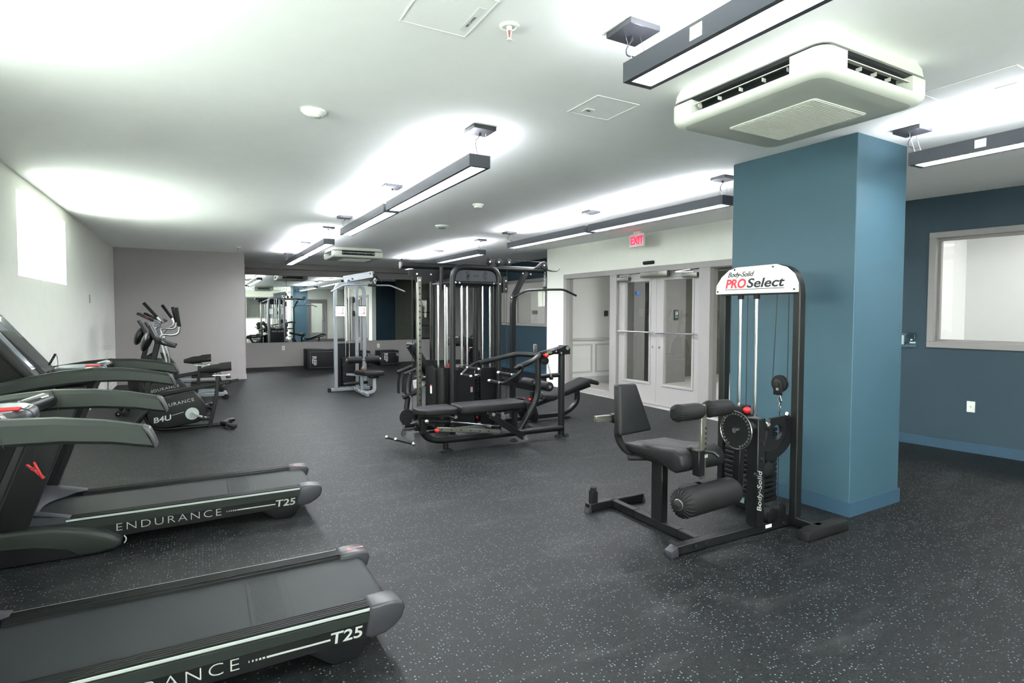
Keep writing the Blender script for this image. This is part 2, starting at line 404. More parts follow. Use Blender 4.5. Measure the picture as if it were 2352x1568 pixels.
# opening: sidelight 7.84..9.2, doors 5.92..7.67, second sidelight 4.7..5.69 ; frame to 2.21
w = MB().box((0, 9.2, 0), (0.16, 9.8, CEIL)).box((0, 4.62, 2.21), (0.16, 9.2, CEIL)).box((0, 4.3, 0), (0.16, 4.62, CEIL))
struct('wall_doors', DW(w), 'wall_white', 'cream wall holding the glazed double doors')
struct('wall_recess_end', MB().box((dwx(9.8)+0.15, 9.72, 0), (REC, 9.8, CEIL)), 'blue_dark', 'blue end wall of the recess')
struct('wall_lobby_left', MB().box((dwx(9.8)+0.162, 9.64, 0), (8.31, 9.72, CEIL)), 'lobbywhite', 'white lobby wall just inside the left sidelight')
struct('wall_jog', MB().box((dwx(4.3), 4.18, 0), (7.1, 4.3, CEIL)), 'wall_white')
fr = MB()
x0, x1 = -0.03, 0.14
fr.box((x0, 4.62, 2.12), (x1, 9.2, 2.21), 0.005, 1)
for a, b in ((9.11, 9.2), (7.67, 7.84), (5.70, 5.90), (4.62, 4.71)): fr.box((x0, a, 0), (x1, b, 2.12), 0.005, 1)
fr.box((x0+0.02, 7.84, 0), (x1, 9.11, 0.09), 0.004, 1).box((x0+0.02, 4.71, 0), (x1, 5.70, 0.09), 0.004, 1)
o = struct('trim_2', DW(fr), 'trim', 'light grey metal frame around doors and sidelights')
for k, (a, b) in enumerate(((7.84, 9.11), (4.71, 5.70))):
    g = MB(); g.box((0.05, a, 0.09), (0.056, b, 2.12)); DW(g)
    p = struct('window_%d' % (4+k), g, 'glass', 'tall glass sidelight %s the double doors' % ('left of' if k == 0 else 'right of'))
def door(n, ya, yb, hinge_far, label):
    lz0, lz1 = 0.355, 1.985
    st = 0.155
    ga, gb = (ya+0.155, yb-0.185) if hinge_far else (ya+0.05, yb-0.155)
    ga, gb = ya+st, yb-st
    d = MB(); X0, X1 = 0.03, 0.075
    d.box((X0, ya, 0.012), (X1, ga, 2.115)).box((X0, gb, 0.012), (X1, yb, 2.115)).box((X0, ga, 0.012), (X1, gb, lz0)).box((X0, ga, lz1), (X1, gb, 2.115))
    o = struct('door_%d' % n, DW(d), 'door', label)
    b = MB(); frame_rect(b, X0-0.012, X1+0.012, ga-0.035, gb+0.035, lz0-0.035, lz1+0.035, 0.037); DW(b).build('glazing_bead', 'door', o, smooth=False)
    DW(MB().box((0.05, ga, lz0), (0.056, gb, lz1))).build('door_glass', 'glass', o, smooth=False)
    h = MB(); h.tube([(-0.045, ya+0.06, 1.163), (-0.045, yb-0.06, 1.163)], 0.014, n=10)
    for yy in (ya+0.07, yb-0.07): h.cyl((-0.045, yy, 1.163), (X0, yy, 1.163), 0.013, 10)
    DW(h).build('push_bar', 'chrome', o)
    c = MB(); c.box((-0.045, yb-0.30 if hinge_far else ya+0.02, 2.0), (0.03, yb-0.02 if hinge_far else ya+0.30, 2.065), 0.006)
    DW(c).build('door_closer', 'steel', o)
    a = MB(); e = yb-0.1 if hinge_far else ya+0.1
    s = -1 if hinge_far else 1
    a.rbar((-0.02, e, 2.075), (-0.09, e+s*0.28, 2.085), 0.02, 0.012).rbar((-0.09, e+s*0.28, 2.09), (-0.03, e+s*0.05, 2.115), 0.02, 0.012)
    DW(a).build('closer_arm', 'chrome', o)
    kz = MB(); kz.cyl((0.02, (ya+0.07) if hinge_far else (yb-0.07), 0.93), (0.032, (ya+0.07) if hinge_far else (yb-0.07), 0.93), 0.016, 12)
    DW(kz).build('lock_cylinder', 'bolt', o)
    return o
door(1, 6.785, 7.665, True, 'left leaf of the glazed double doors')
door(2, 5.905, 6.78, False, 'right leaf of the glazed double doors')
def single(name, mb, m, label, cat, group=None, smooth=True):
    o = mb.build(name, m, None, smooth); rebase(o); return tag(o, label, cat, group)
single('door_operator', DW(MB().box((-0.10, 6.45, 2.035), (-0.031, 7.03, 2.125), 0.008)), 'steel', 'silver operator box at the top middle of the double doors', 'door operator')
single('motion_sensor', DW(MB().box((-0.045, 6.80, 2.245), (0, 7.04, 2.30), 0.02, 3)), 'ink', 'small black motion sensor above the double doors', 'sensor')
single('card_reader', MB().box((7.55, 9.615, 1.40), (7.645, 9.639, 1.52), 0.004), 'ink', 'black wall pad seen through the left glass panel', 'card reader')

# right wall (turned), with window opening
RA = math.atan(0.1415)
def RW(mb):
    return mb.xf(Matrix.Translation((rwx(3.56), 3.56, 0)) @ Matrix.Rotation(RA, 4, 'Z'))
k = 1/math.cos(RA)
Y = lambda y: (y-3.56)*k
ya, yb, za, zb = Y(0.6), Y(3.305), 1.10, 2.36
w = MB().box((0, Y(-3.4), 0), (0.14, ya, CEIL)).box((0, yb, 0), (0.14, Y(4.3), CEIL)).box((0, ya, 0), (0.14, yb, za)).box((0, ya, zb), (0.14, yb, CEIL))
struct('wall_right', RW(w), 'blue_dark', 'blue wall with the large interior window')
o = struct('window_6', RW(frame_rect(MB(), -0.03, 0.17, ya, yb, za, zb, 0.065)), 'trim', 'large interior window with a grey frame in the blue wall')
RW(MB().box((0.09, ya+0.06, za+0.06), (0.096, yb-0.06, zb-0.06))).build('window_pane', 'glass', o, smooth=False)
RW(frame_rect(MB(), 0.055, 0.12, ya+0.06, yb-0.06, za+0.06, zb-0.06, 0.03)).build('window_stop', 'trim', o, smooth=False)
struct('baseboard_right', RW(MB().box((-0.012, Y(-3.3), 0), (0, Y(4.2), 0.105))), 'blue_base')
# wall behind the photographer, with a grey door seen in the mirror
struct('wall_front', MB().box((-1.9, Y0-0.15, 0), (4.3, Y0, 1.1)).box((-1.9, Y0-0.15, 2.35), (4.3, Y0, CEIL)).box((-1.9, Y0-0.15, 1.1), (-0.9, Y0, 2.35)).box((2.1, Y0-0.15, 1.1), (2.4, Y0, 2.35)).box((4.3, Y0-0.15, 0), (4.45, 0.25, CEIL)).box((4.45, 0.10, 0), (5.25, 0.25, CEIL))
       .box((6.25, 0.10, 0), (8.6, 0.25, CEIL)).box((5.25, 0.10, 2.15), (6.25, 0.25, CEIL)), 'wall_white', 'cream wall behind the photographer')
o = struct('window_7', MB().box((-0.9, Y0-0.12, 1.1), (2.1, Y0+0.02, 1.16)).box((-0.9, Y0-0.12, 2.29), (2.1, Y0+0.02, 2.35)).box((-0.9, Y0-0.12, 1.16), (-0.84, Y0+0.02, 2.29)).box((2.04, Y0-0.12, 1.16), (2.1, Y0+0.02, 2.29)).box((0.57, Y0-0.12, 1.16), (0.63, Y0+0.02, 2.29)), 'trim', 'unseen daylight window added behind the photographer for light')  # out of view, added so daylight reaches the ceiling from behind
for a, b in ((-0.84, 0.57), (0.63, 2.04)): MB().box((a, Y0-0.06, 1.16), (b, Y0-0.054, 2.29)).build('window_pane', 'winglass', o, smooth=False)
o = struct('window_10', MB().box((2.4, Y0-0.12, 1.1), (4.3, Y0+0.02, 1.16)).box((2.4, Y0-0.12, 2.29), (4.3, Y0+0.02, 2.35)).box((2.4, Y0-0.12, 1.16), (2.46, Y0+0.02, 2.29)), 'trim', 'interior window behind the photographer, seen in the mirrors')
MB().box((2.46, Y0-0.06, 1.16), (4.3, Y0-0.054, 2.29)).build('window_pane', 'glass', o, smooth=False)
struct('wall_side_room', MB().box((2.2, Y0-1.6, 0.6), (4.6, Y0-1.5, 2.75)).box((2.2, Y0-1.5, 0.6), (2.3, Y0-0.15, 2.75)).box((4.45, Y0-1.5, 0.6), (4.6, Y0-0.15, 2.75)), 'lobbywhite')
struct('floor_side_room', MB().box((2.2, Y0-1.6, 0.5), (4.6, Y0-0.15, 0.6)), 'wood')
struct('ceiling_side_room', MB().box((2.2, Y0-1.6, 2.75), (4.6, Y0-0.2, 2.85)), 'lobbywhite')
d = MB().box((5.30, 0.15, 0), (5.46, 0.2, 2.1)).box((6.04, 0.15, 0), (6.20, 0.2, 2.1)).box((5.46, 0.15, 0), (6.04, 0.2, 0.35)).box((5.46, 0.15, 1.95), (6.04, 0.2, 2.1))
o = struct('door_3', d, 'trim', 'grey glazed door reflected in the mirrors')
MB().box((5.46, 0.172, 0.35), (6.04, 0.178, 1.95)).build('door_glass', 'glass', o, smooth=False)
MB().cyl((6.12, 0.2, 1.0), (6.12, 0.25, 1.0), 0.012, 10).cyl((6.12, 0.245, 1.0), (6.0, 0.245, 1.0), 0.011, 10).build('door_handle', 'chrome', o)
fr = MB().box((5.22, 0.08, 0), (5.30, 0.27, 2.18)).box((6.20, 0.08, 0), (6.28, 0.27, 2.18)).box((5.30, 0.08, 2.1), (6.20, 0.27, 2.18))
struct('trim_3', fr, 'trim', 'grey frame of the mirrored door')
struct('wall_office', MB().box((5.0, -1.6, 0), (7.0, -1.5, CEIL)), 'lobbywhite')

# column
cx0, cy0 = 4.10, 2.38
colm = Matrix.Translation((cx0, cy0, 0)) @ Matrix.Rotation(math.radians(1.6), 4, 'Z')
struct('wall_column', MB().box((0, 0, 0), (0.68, 1.045, CEIL), 0.004, 1).xf(colm), 'blue', 'square blue column')
struct('baseboard_column', MB().box((-0.012, -0.012, 0), (0.692, 1.057, 0.105)).xf(colm), 'blue_base')
# baseboards
struct('baseboard_left', MB().box((LX, Y0, 0), (LX+0.012, BY, 0.105)), 'wall_white')
struct('baseboard_back', MB().box((LX, BY-0.012, 0), (0.922, BY, 0.105)).box((0.91, BY, 0), (0.922, AY, 0.105)), 'wall_taupe')
struct('baseboard_alcove', MB().box((0.91, AY-0.012, 0), (8.3, AY, 0.105)), 'wall_taupe')
struct('baseboard_recess', MB().box((REC-0.012, 9.8, 0), (REC, 14.9, 0.105)), 'blue_base')

# mirrors
for i, (a, b, z1) in enumerate(((1.1, 2.105, 2.45), (2.111, 3.62, 2.45), (3.626, 5.13, 2.45))):
    single('wall_mirror', MB().box((a, AY-0.012, 0.655), (b, AY-0.002, z1), 0.001, 1), 'mirror',
           ['frameless wall mirror panel at the left end of the alcove', 'wide mirror panel second from the left, behind the big black box',
            'mirror panel behind the silver pulldown machine, farthest right'][i], 'mirror', 'mirror panels on the alcove wall')

# lobby and rooms beyond the glass
struct('floor_lobby', MB().box((7.32, 4.5, -0.12), (12.6, 14.9, -0.002)).box((6.2, 4.3, -0.119), (7.32, 9.66, 0.001)), 'wood', 'pale plank floor of the lobby')
struct('ceiling_lobby', MB().box((8.6, 4.2, 2.72), (12.6, 14.9, 2.85)), 'lobbywhite')
struct('wall_lobby', MB().box((10.2, 9.9, 0), (10.32, 14.7, 2.72)).box((8.31, 9.6, 0), (8.42, 9.72, 2.72)), 'lobbywhite', 'white panelled lobby wall beyond the glass')
wn = MB()
for k in range(2): wn.box((6.45+k*0.88, 9.625, 0.22), (7.25+k*0.88, 9.64, 0.255)).box((6.45+k*0.88, 9.625, 0.79), (7.25+k*0.88, 9.64, 0.825)).box((6.45+k*0.88, 9.625, 0.255), (6.485+k*0.88, 9.64, 0.79)).box((7.215+k*0.88, 9.625, 0.255), (7.25+k*0.88, 9.64, 0.79))
wn.box((6.40, 9.60, 0.9), (8.31, 9.64, 0.95), 0.006).box((6.40, 9.62, 0), (8.31, 9.64, 0.14))
struct('trim_4', wn, 'lobbygrey', 'wainscot panels of the lobby wall')
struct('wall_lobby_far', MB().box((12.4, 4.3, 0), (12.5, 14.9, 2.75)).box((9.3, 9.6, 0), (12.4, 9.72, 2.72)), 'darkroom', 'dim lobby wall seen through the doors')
struct('wall_lobby_near', MB().box((8.3, 4.25, 0), (12.5, 4.35, 2.75)).box((7.1, 4.19, 0), (8.3, 4.3, 2.75)), 'lobbygrey')
struct('wall_restroom', MB().box((7.73, 8.9, 0), (8.02, 9.6, 2.72)).box((8.20, 8.9, 0), (9.17, 9.6, 2.72)).box((8.02, 8.9, 2.1), (8.20, 9.6, 2.72)).box((8.02, 9.2, 0), (8.20, 9.6, 2.1)), 'piergrey', 'grey lobby pier with the restroom sign')
single('restroom_sign', MB().box((8.82, 8.875, 1.33), (8.94, 8.899, 1.54), 0.004), 'dgreen', 'dark green restroom sign seen through the right door glass', 'sign')
rs = bpy.data.objects['restroom_sign']
MB().ball((8.862, 8.873, 1.50), 0.008).box((8.854, 8.871, 1.43), (8.870, 8.875, 1.49)).ball((8.90, 8.873, 1.50), 0.008).box((8.892, 8.871, 1.43), (8.908, 8.875, 1.49)).box((8.84, 8.871, 1.385), (8.92, 8.875, 1.395)).build('sign_pictogram', 'lobbywhite', rs, smooth=False)
single('notice_sign', MB().box((7.77, 8.875, 1.84), (7.88, 8.899, 1.905), 0.003), 'bluesign', 'small blue notice seen through the left door glass', 'sign')
single('lobby_sign', MB().box((8.80, 14.67, 1.43), (8.98, 14.699, 1.54), 0.004), 'green', 'small green sign seen through the recess window', 'sign')
o = struct('door_4', MB().box((8.3, 14.66, 0), (8.74, 14.699, 2.06), 0.004, 1), 'lobbygrey', 'pale lobby door seen through the recess window')
# room beyond the right window
struct('wall_studio', MB().box((9.6, -4, 0), (9.7, 4.2, 2.75)).box((7.3, 4.0, 0), (9.7, 4.12, 2.75)).box((8.7, -4.0, 0), (9.7, -3.9, 2.75)), 'lobbywhite', 'white wall of the room beyond the large window')
struct('floor_studio', MB().box((8.6, -4, -0.1), (9.7, 4.18, -0.001)), 'wood')
struct('ceiling_studio', MB().box((8.6, -4, CEIL), (9.7, 4.18, CEIL+0.1)), 'lobbywhite')
def panel_light(c, sx, sy, label, m='roomlamp'):
    t = thing('ceiling_panel_light', c, label, 'ceiling light', 'flush panel lights in the rooms beyond')
    x, y, z = c
    frame = MB(); 
    frame.box((x-sx/2-0.03, y-sy/2-0.03, z-0.03), (x+sx/2+0.03, y-sy/2, z-0.001)).box((x-sx/2-0.03, y+sy/2, z-0.03), (x+sx/2+0.03, y+sy/2+0.03, z-0.001))
    frame.box((x-sx/2-0.03, y-sy/2, z-0.03), (x-sx/2, y+sy/2, z-0.001)).box((x+sx/2, y-sy/2, z-0.03), (x+sx/2+0.03, y+sy/2, z-0.001))
    frame.build('light_frame', 'white', t)
    MB().box((x-sx/2, y-sy/2, z-0.02), (x+sx/2, y+sy/2, z-0.005)).build('light_panel', m, t, smooth=False)
panel_light((8.9, 12.0, 2.72), 0.5, 2.4, 'panel light over the lobby beyond the recess window')
panel_light((8.9, 6.6, 2.72), 0.5, 1.6, 'panel light over the lobby beyond the double doors', 'roomlamp_soft')
panel_light((8.55, 1.6, 2.75), 0.7, 3.2, 'panel light over the room beyond the large window')

# ------------------------------------------------------------ suspended linear lamps
def linear_lamp(x, ya, yb, label, plates):
    """housing from ya (near end) to yb; plates = list of (y, cable side or None)"""
    z0, z1 = 2.485, 2.57; w = 0.08
    t = thing('pendant_lamp', (x, (ya+yb)/2, z0), label, 'pendant lamp', 'suspended linear lamps')
    h = MB()
    h.box((x-w, ya, z0), (x-w+0.008, yb, z1)).box((x+w-0.008, ya, z0), (x+w, yb, z1)).box((x-w+0.008, ya, z0), (x+w-0.008, ya+0.008, z1)).box((x-w+0.008, yb-0.008, z0), (x+w-0.008, yb, z1))
    h.box((x-w+0.008, ya+0.008, z0), (x-0.055, yb-0.008, z0+0.004)).box((x+0.055, ya+0.008, z0), (x+w-0.008, yb-0.008, z0+0.004))
    h.box((x-0.055, ya+0.008, z0), (x+0.055, ya+0.03, z0+0.004)).box((x-0.055, yb-0.03, z0), (x+0.055, yb-0.008, z0+0.004))
    h.build('lamp_housing', 'housing', t, smooth=False)
    MB().box((x-w+0.009, ya+0.009, z0+0.018), (x+w-0.009, yb-0.009, z0+0.024)).build('lamp_diffuser', 'lamp', t, smooth=False)
    MB().box((x-w+0.009, ya+0.009, z1-0.018), (x+w-0.009, yb-0.009, z1-0.012)).build('lamp_uplight', 'lampup', t, smooth=False)
    MB().box((x-w+0.012, ya+0.012, z0+0.03), (x+w-0.012, yb-0.012, z1-0.024)).build('lamp_core', 'lampwhite', t, smooth=False)
    for py, cable in plates:
        p = MB().box((x-0.085, py-0.085, CEIL-0.028), (x+0.085, py+0.085, CEIL-0.001), 0.002, 1)
        p.cyl((x+0.01, py+0.02, CEIL-0.045), (x+0.01, py+0.02, CEIL-0.02), 0.008, 10)
        p = p.build('ceiling_plate', 'plate', t)
        for sx in (-0.045, 0.045):
            yy = max(ya+0.03, min(yb-0.03, py+0.0))
            MB().cyl((x+sx, py, CEIL-0.03), (x+sx, yy, z1-0.02), 0.0012, 6).build('suspension_wire', 'chrome', t)
        if cable:
            yy = max(ya+0.04, min(yb-0.04, py))
            pts = [(x, py, CEIL-0.03), (x-0.004, py, CEIL-0.05), (x-0.03, py+0.01, CEIL-0.09), (x-0.028, py+0.01, CEIL-0.12), (x-0.002, yy, z1+0.02), (x, yy, z1-0.015)]
            MB().tube(pts, 0.0032, 0.02, n=8).build('power_cable', 'plate', t)
    return t
R1, R2 = 1.74, 4.36
la = linear_lamp(R1, -0.15, 2.0, 'nearest linear lamp, cut off by the top edge of the photo', [(2.03, True), (0.0, False)])
MB().box((R1-0.0815, 1.55, 2.505), (R1-0.0805, 1.61, 2.556)).build('lamp_sticker', 'white', la, smooth=False)
linear_lamp(R1, 3.62, 5.62, 'long linear lamp in the left row, nearer one of its joined pair', [(3.62, True), (5.67, False)])
linear_lamp(R1, 5.70, 7.70, 'linear lamp in the left row joined to the far end of the long one', [(7.78, True)])
linear_lamp(R1, 8.82, 10.9, 'linear lamp in the left row before the small ceiling air conditioner', [(8.9, True), (11.0, False)])
linear_lamp(R1, 10.98, 13.1, 'farthest linear lamp of the left row, in front of the mirrors', [(13.15, True)])
lf = linear_lamp(R2, 0.1, 2.14, 'linear lamp right of the blue column, cut off by the right edge', [(2.16, True), (0.2, False)])
MB().box((R2-0.0815, 1.70, 2.505), (R2-0.0805, 1.76, 2.556)).build('lamp_sticker', 'white', lf, smooth=False)
linear_lamp(R1, -2.6, -0.6, 'unseen linear lamp added behind the photographer for light', [(-2.5, True), (-0.6, False)])  # unseen extra lamp, added to give light from behind the camera
linear_lamp(R2, 3.72, 5.80, 'linear lamp of the right row nearest the exit sign', [(3.78, True), (5.85, False)])
linear_lamp(R2, 5.88, 7.92, 'linear lamp of the right row over the pulldown bar', [(7.99, True)])
linear_lamp(R2, 9.0, 11.0, 'linear lamp just above the arch of the black multi gym', [(9.05, True), (11.05, False)])
linear_lamp(R2, 11.06, 13.1, 'farthest linear lamp of the right row, left of the multi gym', [(13.2, True)])

# ------------------------------------------------------------ ceiling air conditioners
def rrect(x0, x1, y0, y1, r, n=6):
    pts = []
    for cx, cy, a in ((x1-r, y1-r, 0), (x0+r, y1-r, 90), (x0+r, y0+r, 180), (x1-r, y0+r, 270)):
        for k in range(n+1):
            t = math.radians(a+90*k/n); pts.append((cx+r*math.cos(t), cy+r*math.sin(t)))
    return pts
def loft(mb, layers, cap0=True, cap1=True):
    b2 = bmesh.new(); rings = [[b2.verts.new((p[0], p[1], z)) for p in pts] for pts, z in layers]
    n = len(rings[0])
    for i in range(len(rings)-1):
        for k_ in range(n): b2.faces.new((rings[i][k_], rings[i][(k_+1) % n], rings[i+1][(k_+1) % n], rings[i+1][k_]))
    if cap0: b2.faces.new(rings[0])
    if cap1: b2.faces.new(list(reversed(rings[-1])))
    bmesh.ops.recalc_face_normals(b2, faces=b2.faces); mb._merge(b2); return mb
def cassette(x0, x1, y0, y1, zb, label):
    cx, cy = (x0+x1)/2, (y0+y1)/2
    t = thing('ceiling_air_conditioner', (cx, cy, CEIL), label, 'air conditioner', 'ceiling cassette air conditioners')
    g = lambda e, r: rrect(x0+e, x1-e, y0+e, y1-e, r)
    zt = zb+0.122        # top of the lower body
    loft(MB(), [(g(0.03, 0.05), CEIL), (g(0.012, 0.06), CEIL-0.035), (g(0.006, 0.065), zt+0.016)]).build('upper_tray', 'offwhite', t)
    loft(MB(), [(g(0.02, 0.05), zt+0.018), (g(0.02, 0.05), zt-0.002)]).build('dark_gap', 'vent', t)
    # lower body: ring of four corner blocks and four sills, with vent openings between
    b = MB(); vz0, vz1 = zb+0.044, zt
    loft(b, [(g(0.0, 0.065), vz0), (g(0.003, 0.068), zb+0.03), (g(0.014, 0.07), zb+0.014), (g(0.035, 0.075), zb+0.004), (g(0.06, 0.07), zb)])
    c = 0.17; e = 0.085
    for sx in (0, 1):
        for sy in (0, 1):
            out = [(c, 0), (c, e), (e+0.03, e+0.03), (e, c), (0, c)] + [(0.065-0.065*math.sin(a), 0.065-0.065*math.cos(a)) for a in [math.radians(v) for v in range(90, -1, -15)]]
            pts = [((x0+p[0]) if sx == 0 else (x1-p[0]), (y0+p[1]) if sy == 0 else (y1-p[1])) for p in out]
            b.prism(pts, 'z', vz0-0.002, vz1)
    b.build('lower_body', 'offwhite', t)
    loft(MB(), [(g(0.08, 0.03), vz1), (g(0.08, 0.03), vz0-0.002)]).build('vent_core', 'vent', t)
    for k_, (ax, sgn) in enumerate((('x', 0), ('x', 1), ('y', 0), ('y', 1))):
        lv = MB(); zz = (vz0+vz1)/2+0.008
        if ax == 'x':
            X = x0+0.012 if sgn == 0 else x1-0.012; s_ = 1 if sgn == 0 else -1
            lv.quadgrid([[(X, y0+c, zz), (X, y1-c, zz)], [(X+s_*0.045, y0+c, zz+0.018), (X+s_*0.045, y1-c, zz+0.018)]], 0.004)
            for q in range(5): yy = y0+c+0.03+q*(y1-y0-2*c-0.06)/4; lv.box((X+0.012*s_, yy-0.0015, zz-0.018), (X+s_*0.04, yy+0.0015, zz))
        else:
            Yy = y0+0.012 if sgn == 0 else y1-0.012; s_ = 1 if sgn == 0 else -1
            lv.quadgrid([[(x0+c, Yy, zz), (x1-c, Yy, zz)], [(x0+c, Yy+s_*0.045, zz+0.018), (x1-c, Yy+s_*0.045, zz+0.018)]], 0.004)
            for q in range(5): xx = x0+c+0.03+q*(x1-x0-2*c-0.06)/4; lv.box((xx-0.0015, Yy+0.012*s_, zz-0.018), (xx+0.0015, Yy+s_*0.04, zz))
        lv.build('louvre', 'offwhite', t, smooth=False)
    pl = MB(); ii = 0.045
    loft(pl, [(rrect(x0+ii, x1-ii, y0+ii, y1-ii, 0.07), zb+0.002), (rrect(x0+ii+0.05, x1-ii-0.05, y0+ii+0.05, y1-ii-0.05, 0.06), zb-0.010)])
    pl.build('bottom_panel', 'grille', t)
    gi = MB(); a0, a1, b0, b1 = x0+0.24, x1-0.2, y0+0.2, y1-0.22
    loft(gi, [(rrect(a0, a1, b0, b1, 0.02), zb-0.011), (rrect(a0, a1, b0, b1, 0.02), zb-0.016)])
    for q in range(36):
        yy = b0+0.012+q*(b1-b0-0.024)/35; gi.box((a0+0.012, yy-0.003, zb-0.019), (a1-0.012, yy+0.003, zb-0.016))
    gi.build('intake_grille', 'offwhite', t, smooth=False)
    return t
cassette(2.42, 3.31, 1.56, 2.5, 2.535, 'large white ceiling air conditioner close to the camera, beside the blue column')
cassette(2.33, 3.33, 11.45, 12.45, 2.56, 'small distant white ceiling air conditioner above the silver machine')

# ------------------------------------------------------------ small ceiling things
def disc_thing(name, c, prof, m, label, cat, extra=None):
    t = MB().lathe(c, prof).build(name, m, None); rebase(t); tag(t, label, cat)
    return t
x, y = 0.664, 3.816
t = thing('occupancy_sensor', (x, y, CEIL), 'white oval occupancy sensor on the ceiling above the left wall side', 'sensor')
mb = MB().lathe((0, 0, 0), [(0.075, 0), (0.078, -0.012), (0.06, -0.03), (0.03, -0.042), (0.0, -0.044)]); mb.xf(Matrix.Translation((x, y, CEIL)) @ Matrix.Diagonal((1, 0.8, 1, 1))).build('sensor_body', 'white', t)
MB().lathe((x+0.02, y-0.01, CEIL-0.036), [(0.022, 0), (0.02, -0.01), (0.0, -0.016)]).build('sensor_lens', 'grille', t)
x, y = 1.241, 2.28
t = thing('fire_sprinkler', (x, y, CEIL), 'white fire sprinkler head near the ceiling hatch', 'sprinkler', 'ceiling sprinklers')
MB().lathe((x, y, CEIL), [(0.045, 0), (0.045, -0.004), (0.032, -0.008), (0.028, -0.003), (0.012, -0.003)]).build('escutcheon', 'white', t)
MB().cyl((x, y, CEIL-0.001), (x, y, CEIL-0.02), 0.012, 14).rbar((x-0.011, y, CEIL-0.02), (x-0.005, y, CEIL-0.055), 0.005, 0.004).rbar((x+0.011, y, CEIL-0.02), (x+0.005, y, CEIL-0.055), 0.005, 0.004).cyl((x, y, CEIL-0.053), (x, y, CEIL-0.062), 0.007, 12).cyl((x, y, CEIL-0.062), (x, y, CEIL-0.064), 0.014, 16).build('sprinkler_body', 'white', t)
MB().cyl((x, y, CEIL-0.02), (x, y, CEIL-0.05), 0.0025, 8).build('glass_bulb', 'red', t)
x, y = 0.718, 12.473
t = thing('fire_sprinkler', (x, y, CEIL), 'distant fire sprinkler near the grey back wall', 'sprinkler', 'ceiling sprinklers')
MB().lathe((x, y, CEIL), [(0.045, 0), (0.045, -0.004), (0.03, -0.01), (0.01, -0.01)]).build('escutcheon', 'white', t)
MB().cyl((x, y, CEIL-0.001), (x, y, CEIL-0.05), 0.008, 12).cyl((x, y, CEIL-0.05), (x, y, CEIL-0.054), 0.016, 12).build('sprinkler_body', 'steel', t)
x, y = 2.923, 6.135
t = thing('smoke_detector', (x, y, CEIL), 'white smoke detector over the multi gym', 'smoke detector')
MB().lathe((x, y, CEIL), [(0.065, 0), (0.065, -0.014), (0.05, -0.02), (0.047, -0.042), (0.035, -0.05), (0, -0.052)]).build('detector_body', 'white', t)
MB().lathe((x, y, CEIL), [(0.0485, -0.022), (0.0485, -0.03), (0.046, -0.03)]).build('detector_slots', 'grille', t)
x, y = 3.173, 7.894
t = thing('ceiling_sensor', (x, y, CEIL), 'round white ceiling sensor with a bluish lens between the lamp rows', 'sensor')
MB().lathe((x, y, CEIL), [(0.10, 0), (0.10, -0.012), (0.085, -0.025), (0.05, -0.03)]).build('sensor_body', 'white', t)
MB().lathe((x, y, CEIL), [(0.055, -0.028), (0.05, -0.042), (0.0, -0.05)]).build('sensor_lens', 'touch', t)
def hatch(x0, x1, y0, y1, label, group='ceiling access panels'):
    t = thing('access_panel', ((x0+x1)/2, (y0+y1)/2, CEIL), label, 'access panel', group)
    fr = MB(); z = CEIL-0.003; f = 0.006
    fr.box((x0, y0, z), (x1, y0+f, CEIL-0.0002)).box((x0, y1-f, z), (x1, y1, CEIL-0.0002)).box((x0, y0+f, z), (x0+f, y1-f, CEIL-0.0002)).box((x1-f, y0+f, z), (x1, y1-f, CEIL-0.0002))
    fr.build('panel_frame', 'white', t, smooth=False)
    MB().box((x0+f+0.002, y0+f+0.002, CEIL-0.0016), (x1-f-0.002, y1-f-0.002, CEIL-0.0002)).build('panel_door', 'ceil', t, smooth=False)
    return t
t = hatch(0.795, 1.11, 2.12, 2.47, 'white ceiling access panel at the top with a printed label')
MB().box((1.055, 2.20, CEIL-0.0024), (1.085, 2.42, CEIL-0.0016)).build('printed_label', 'lampwhite', t, smooth=False)
text('FIRE DAMPER', 0.016, (1.079, 2.375, CEIL-0.0026), (0, -1, 0), (-1, 0, 0), 'label_lettering', 'ink', t, ext=0.0003)
t = hatch(2.08, 2.40, 2.73, 3.05, 'white ceiling access panel with a latch, left of the big air conditioner')
MB().box((2.15, 2.93, CEIL-0.005), (2.21, 2.99, CEIL-0.0016), 0.001, 1).build('panel_latch', 'white', t)
MB().box((2.165, 2.955, CEIL-0.0065), (2.195, 2.966, CEIL-0.005)).build('latch_slot', 'ink', t, smooth=False)
t = hatch(3.70, 4.28, 1.35, 1.80, 'faint ceiling access panel right of the big air conditioner')
MB().box((3.98, 1.45, CEIL-0.004), (4.02, 1.55, CEIL-0.0016), 0.001, 1).build('panel_latch', 'grille', t)

# exit sign, hung from the ceiling before the doors
ex, ey = 6.02, 6.88
t = thing('exit_sign', (ex, ey, 2.7), 'illuminated red EXIT sign hanging above the double doors', 'exit sign')
MB().box((ex-0.02, ey-0.165, 2.50), (ex+0.03, ey+0.165, 2.705), 0.008).build('sign_housing', 'white', t)
MB().box((ex-0.01, ey-0.08, 2.705), (ex+0.02, ey+0.08, CEIL-0.001), 0.004).build('ceiling_mount', 'white', t)
text('EXIT', 0.175, (ex-0.022, ey+0.128, 2.54), (0, -1, 0), (0, 0, 1), 'sign_letters', 'exit', t, ext=0.001, bold=0.004, sx=0.82)

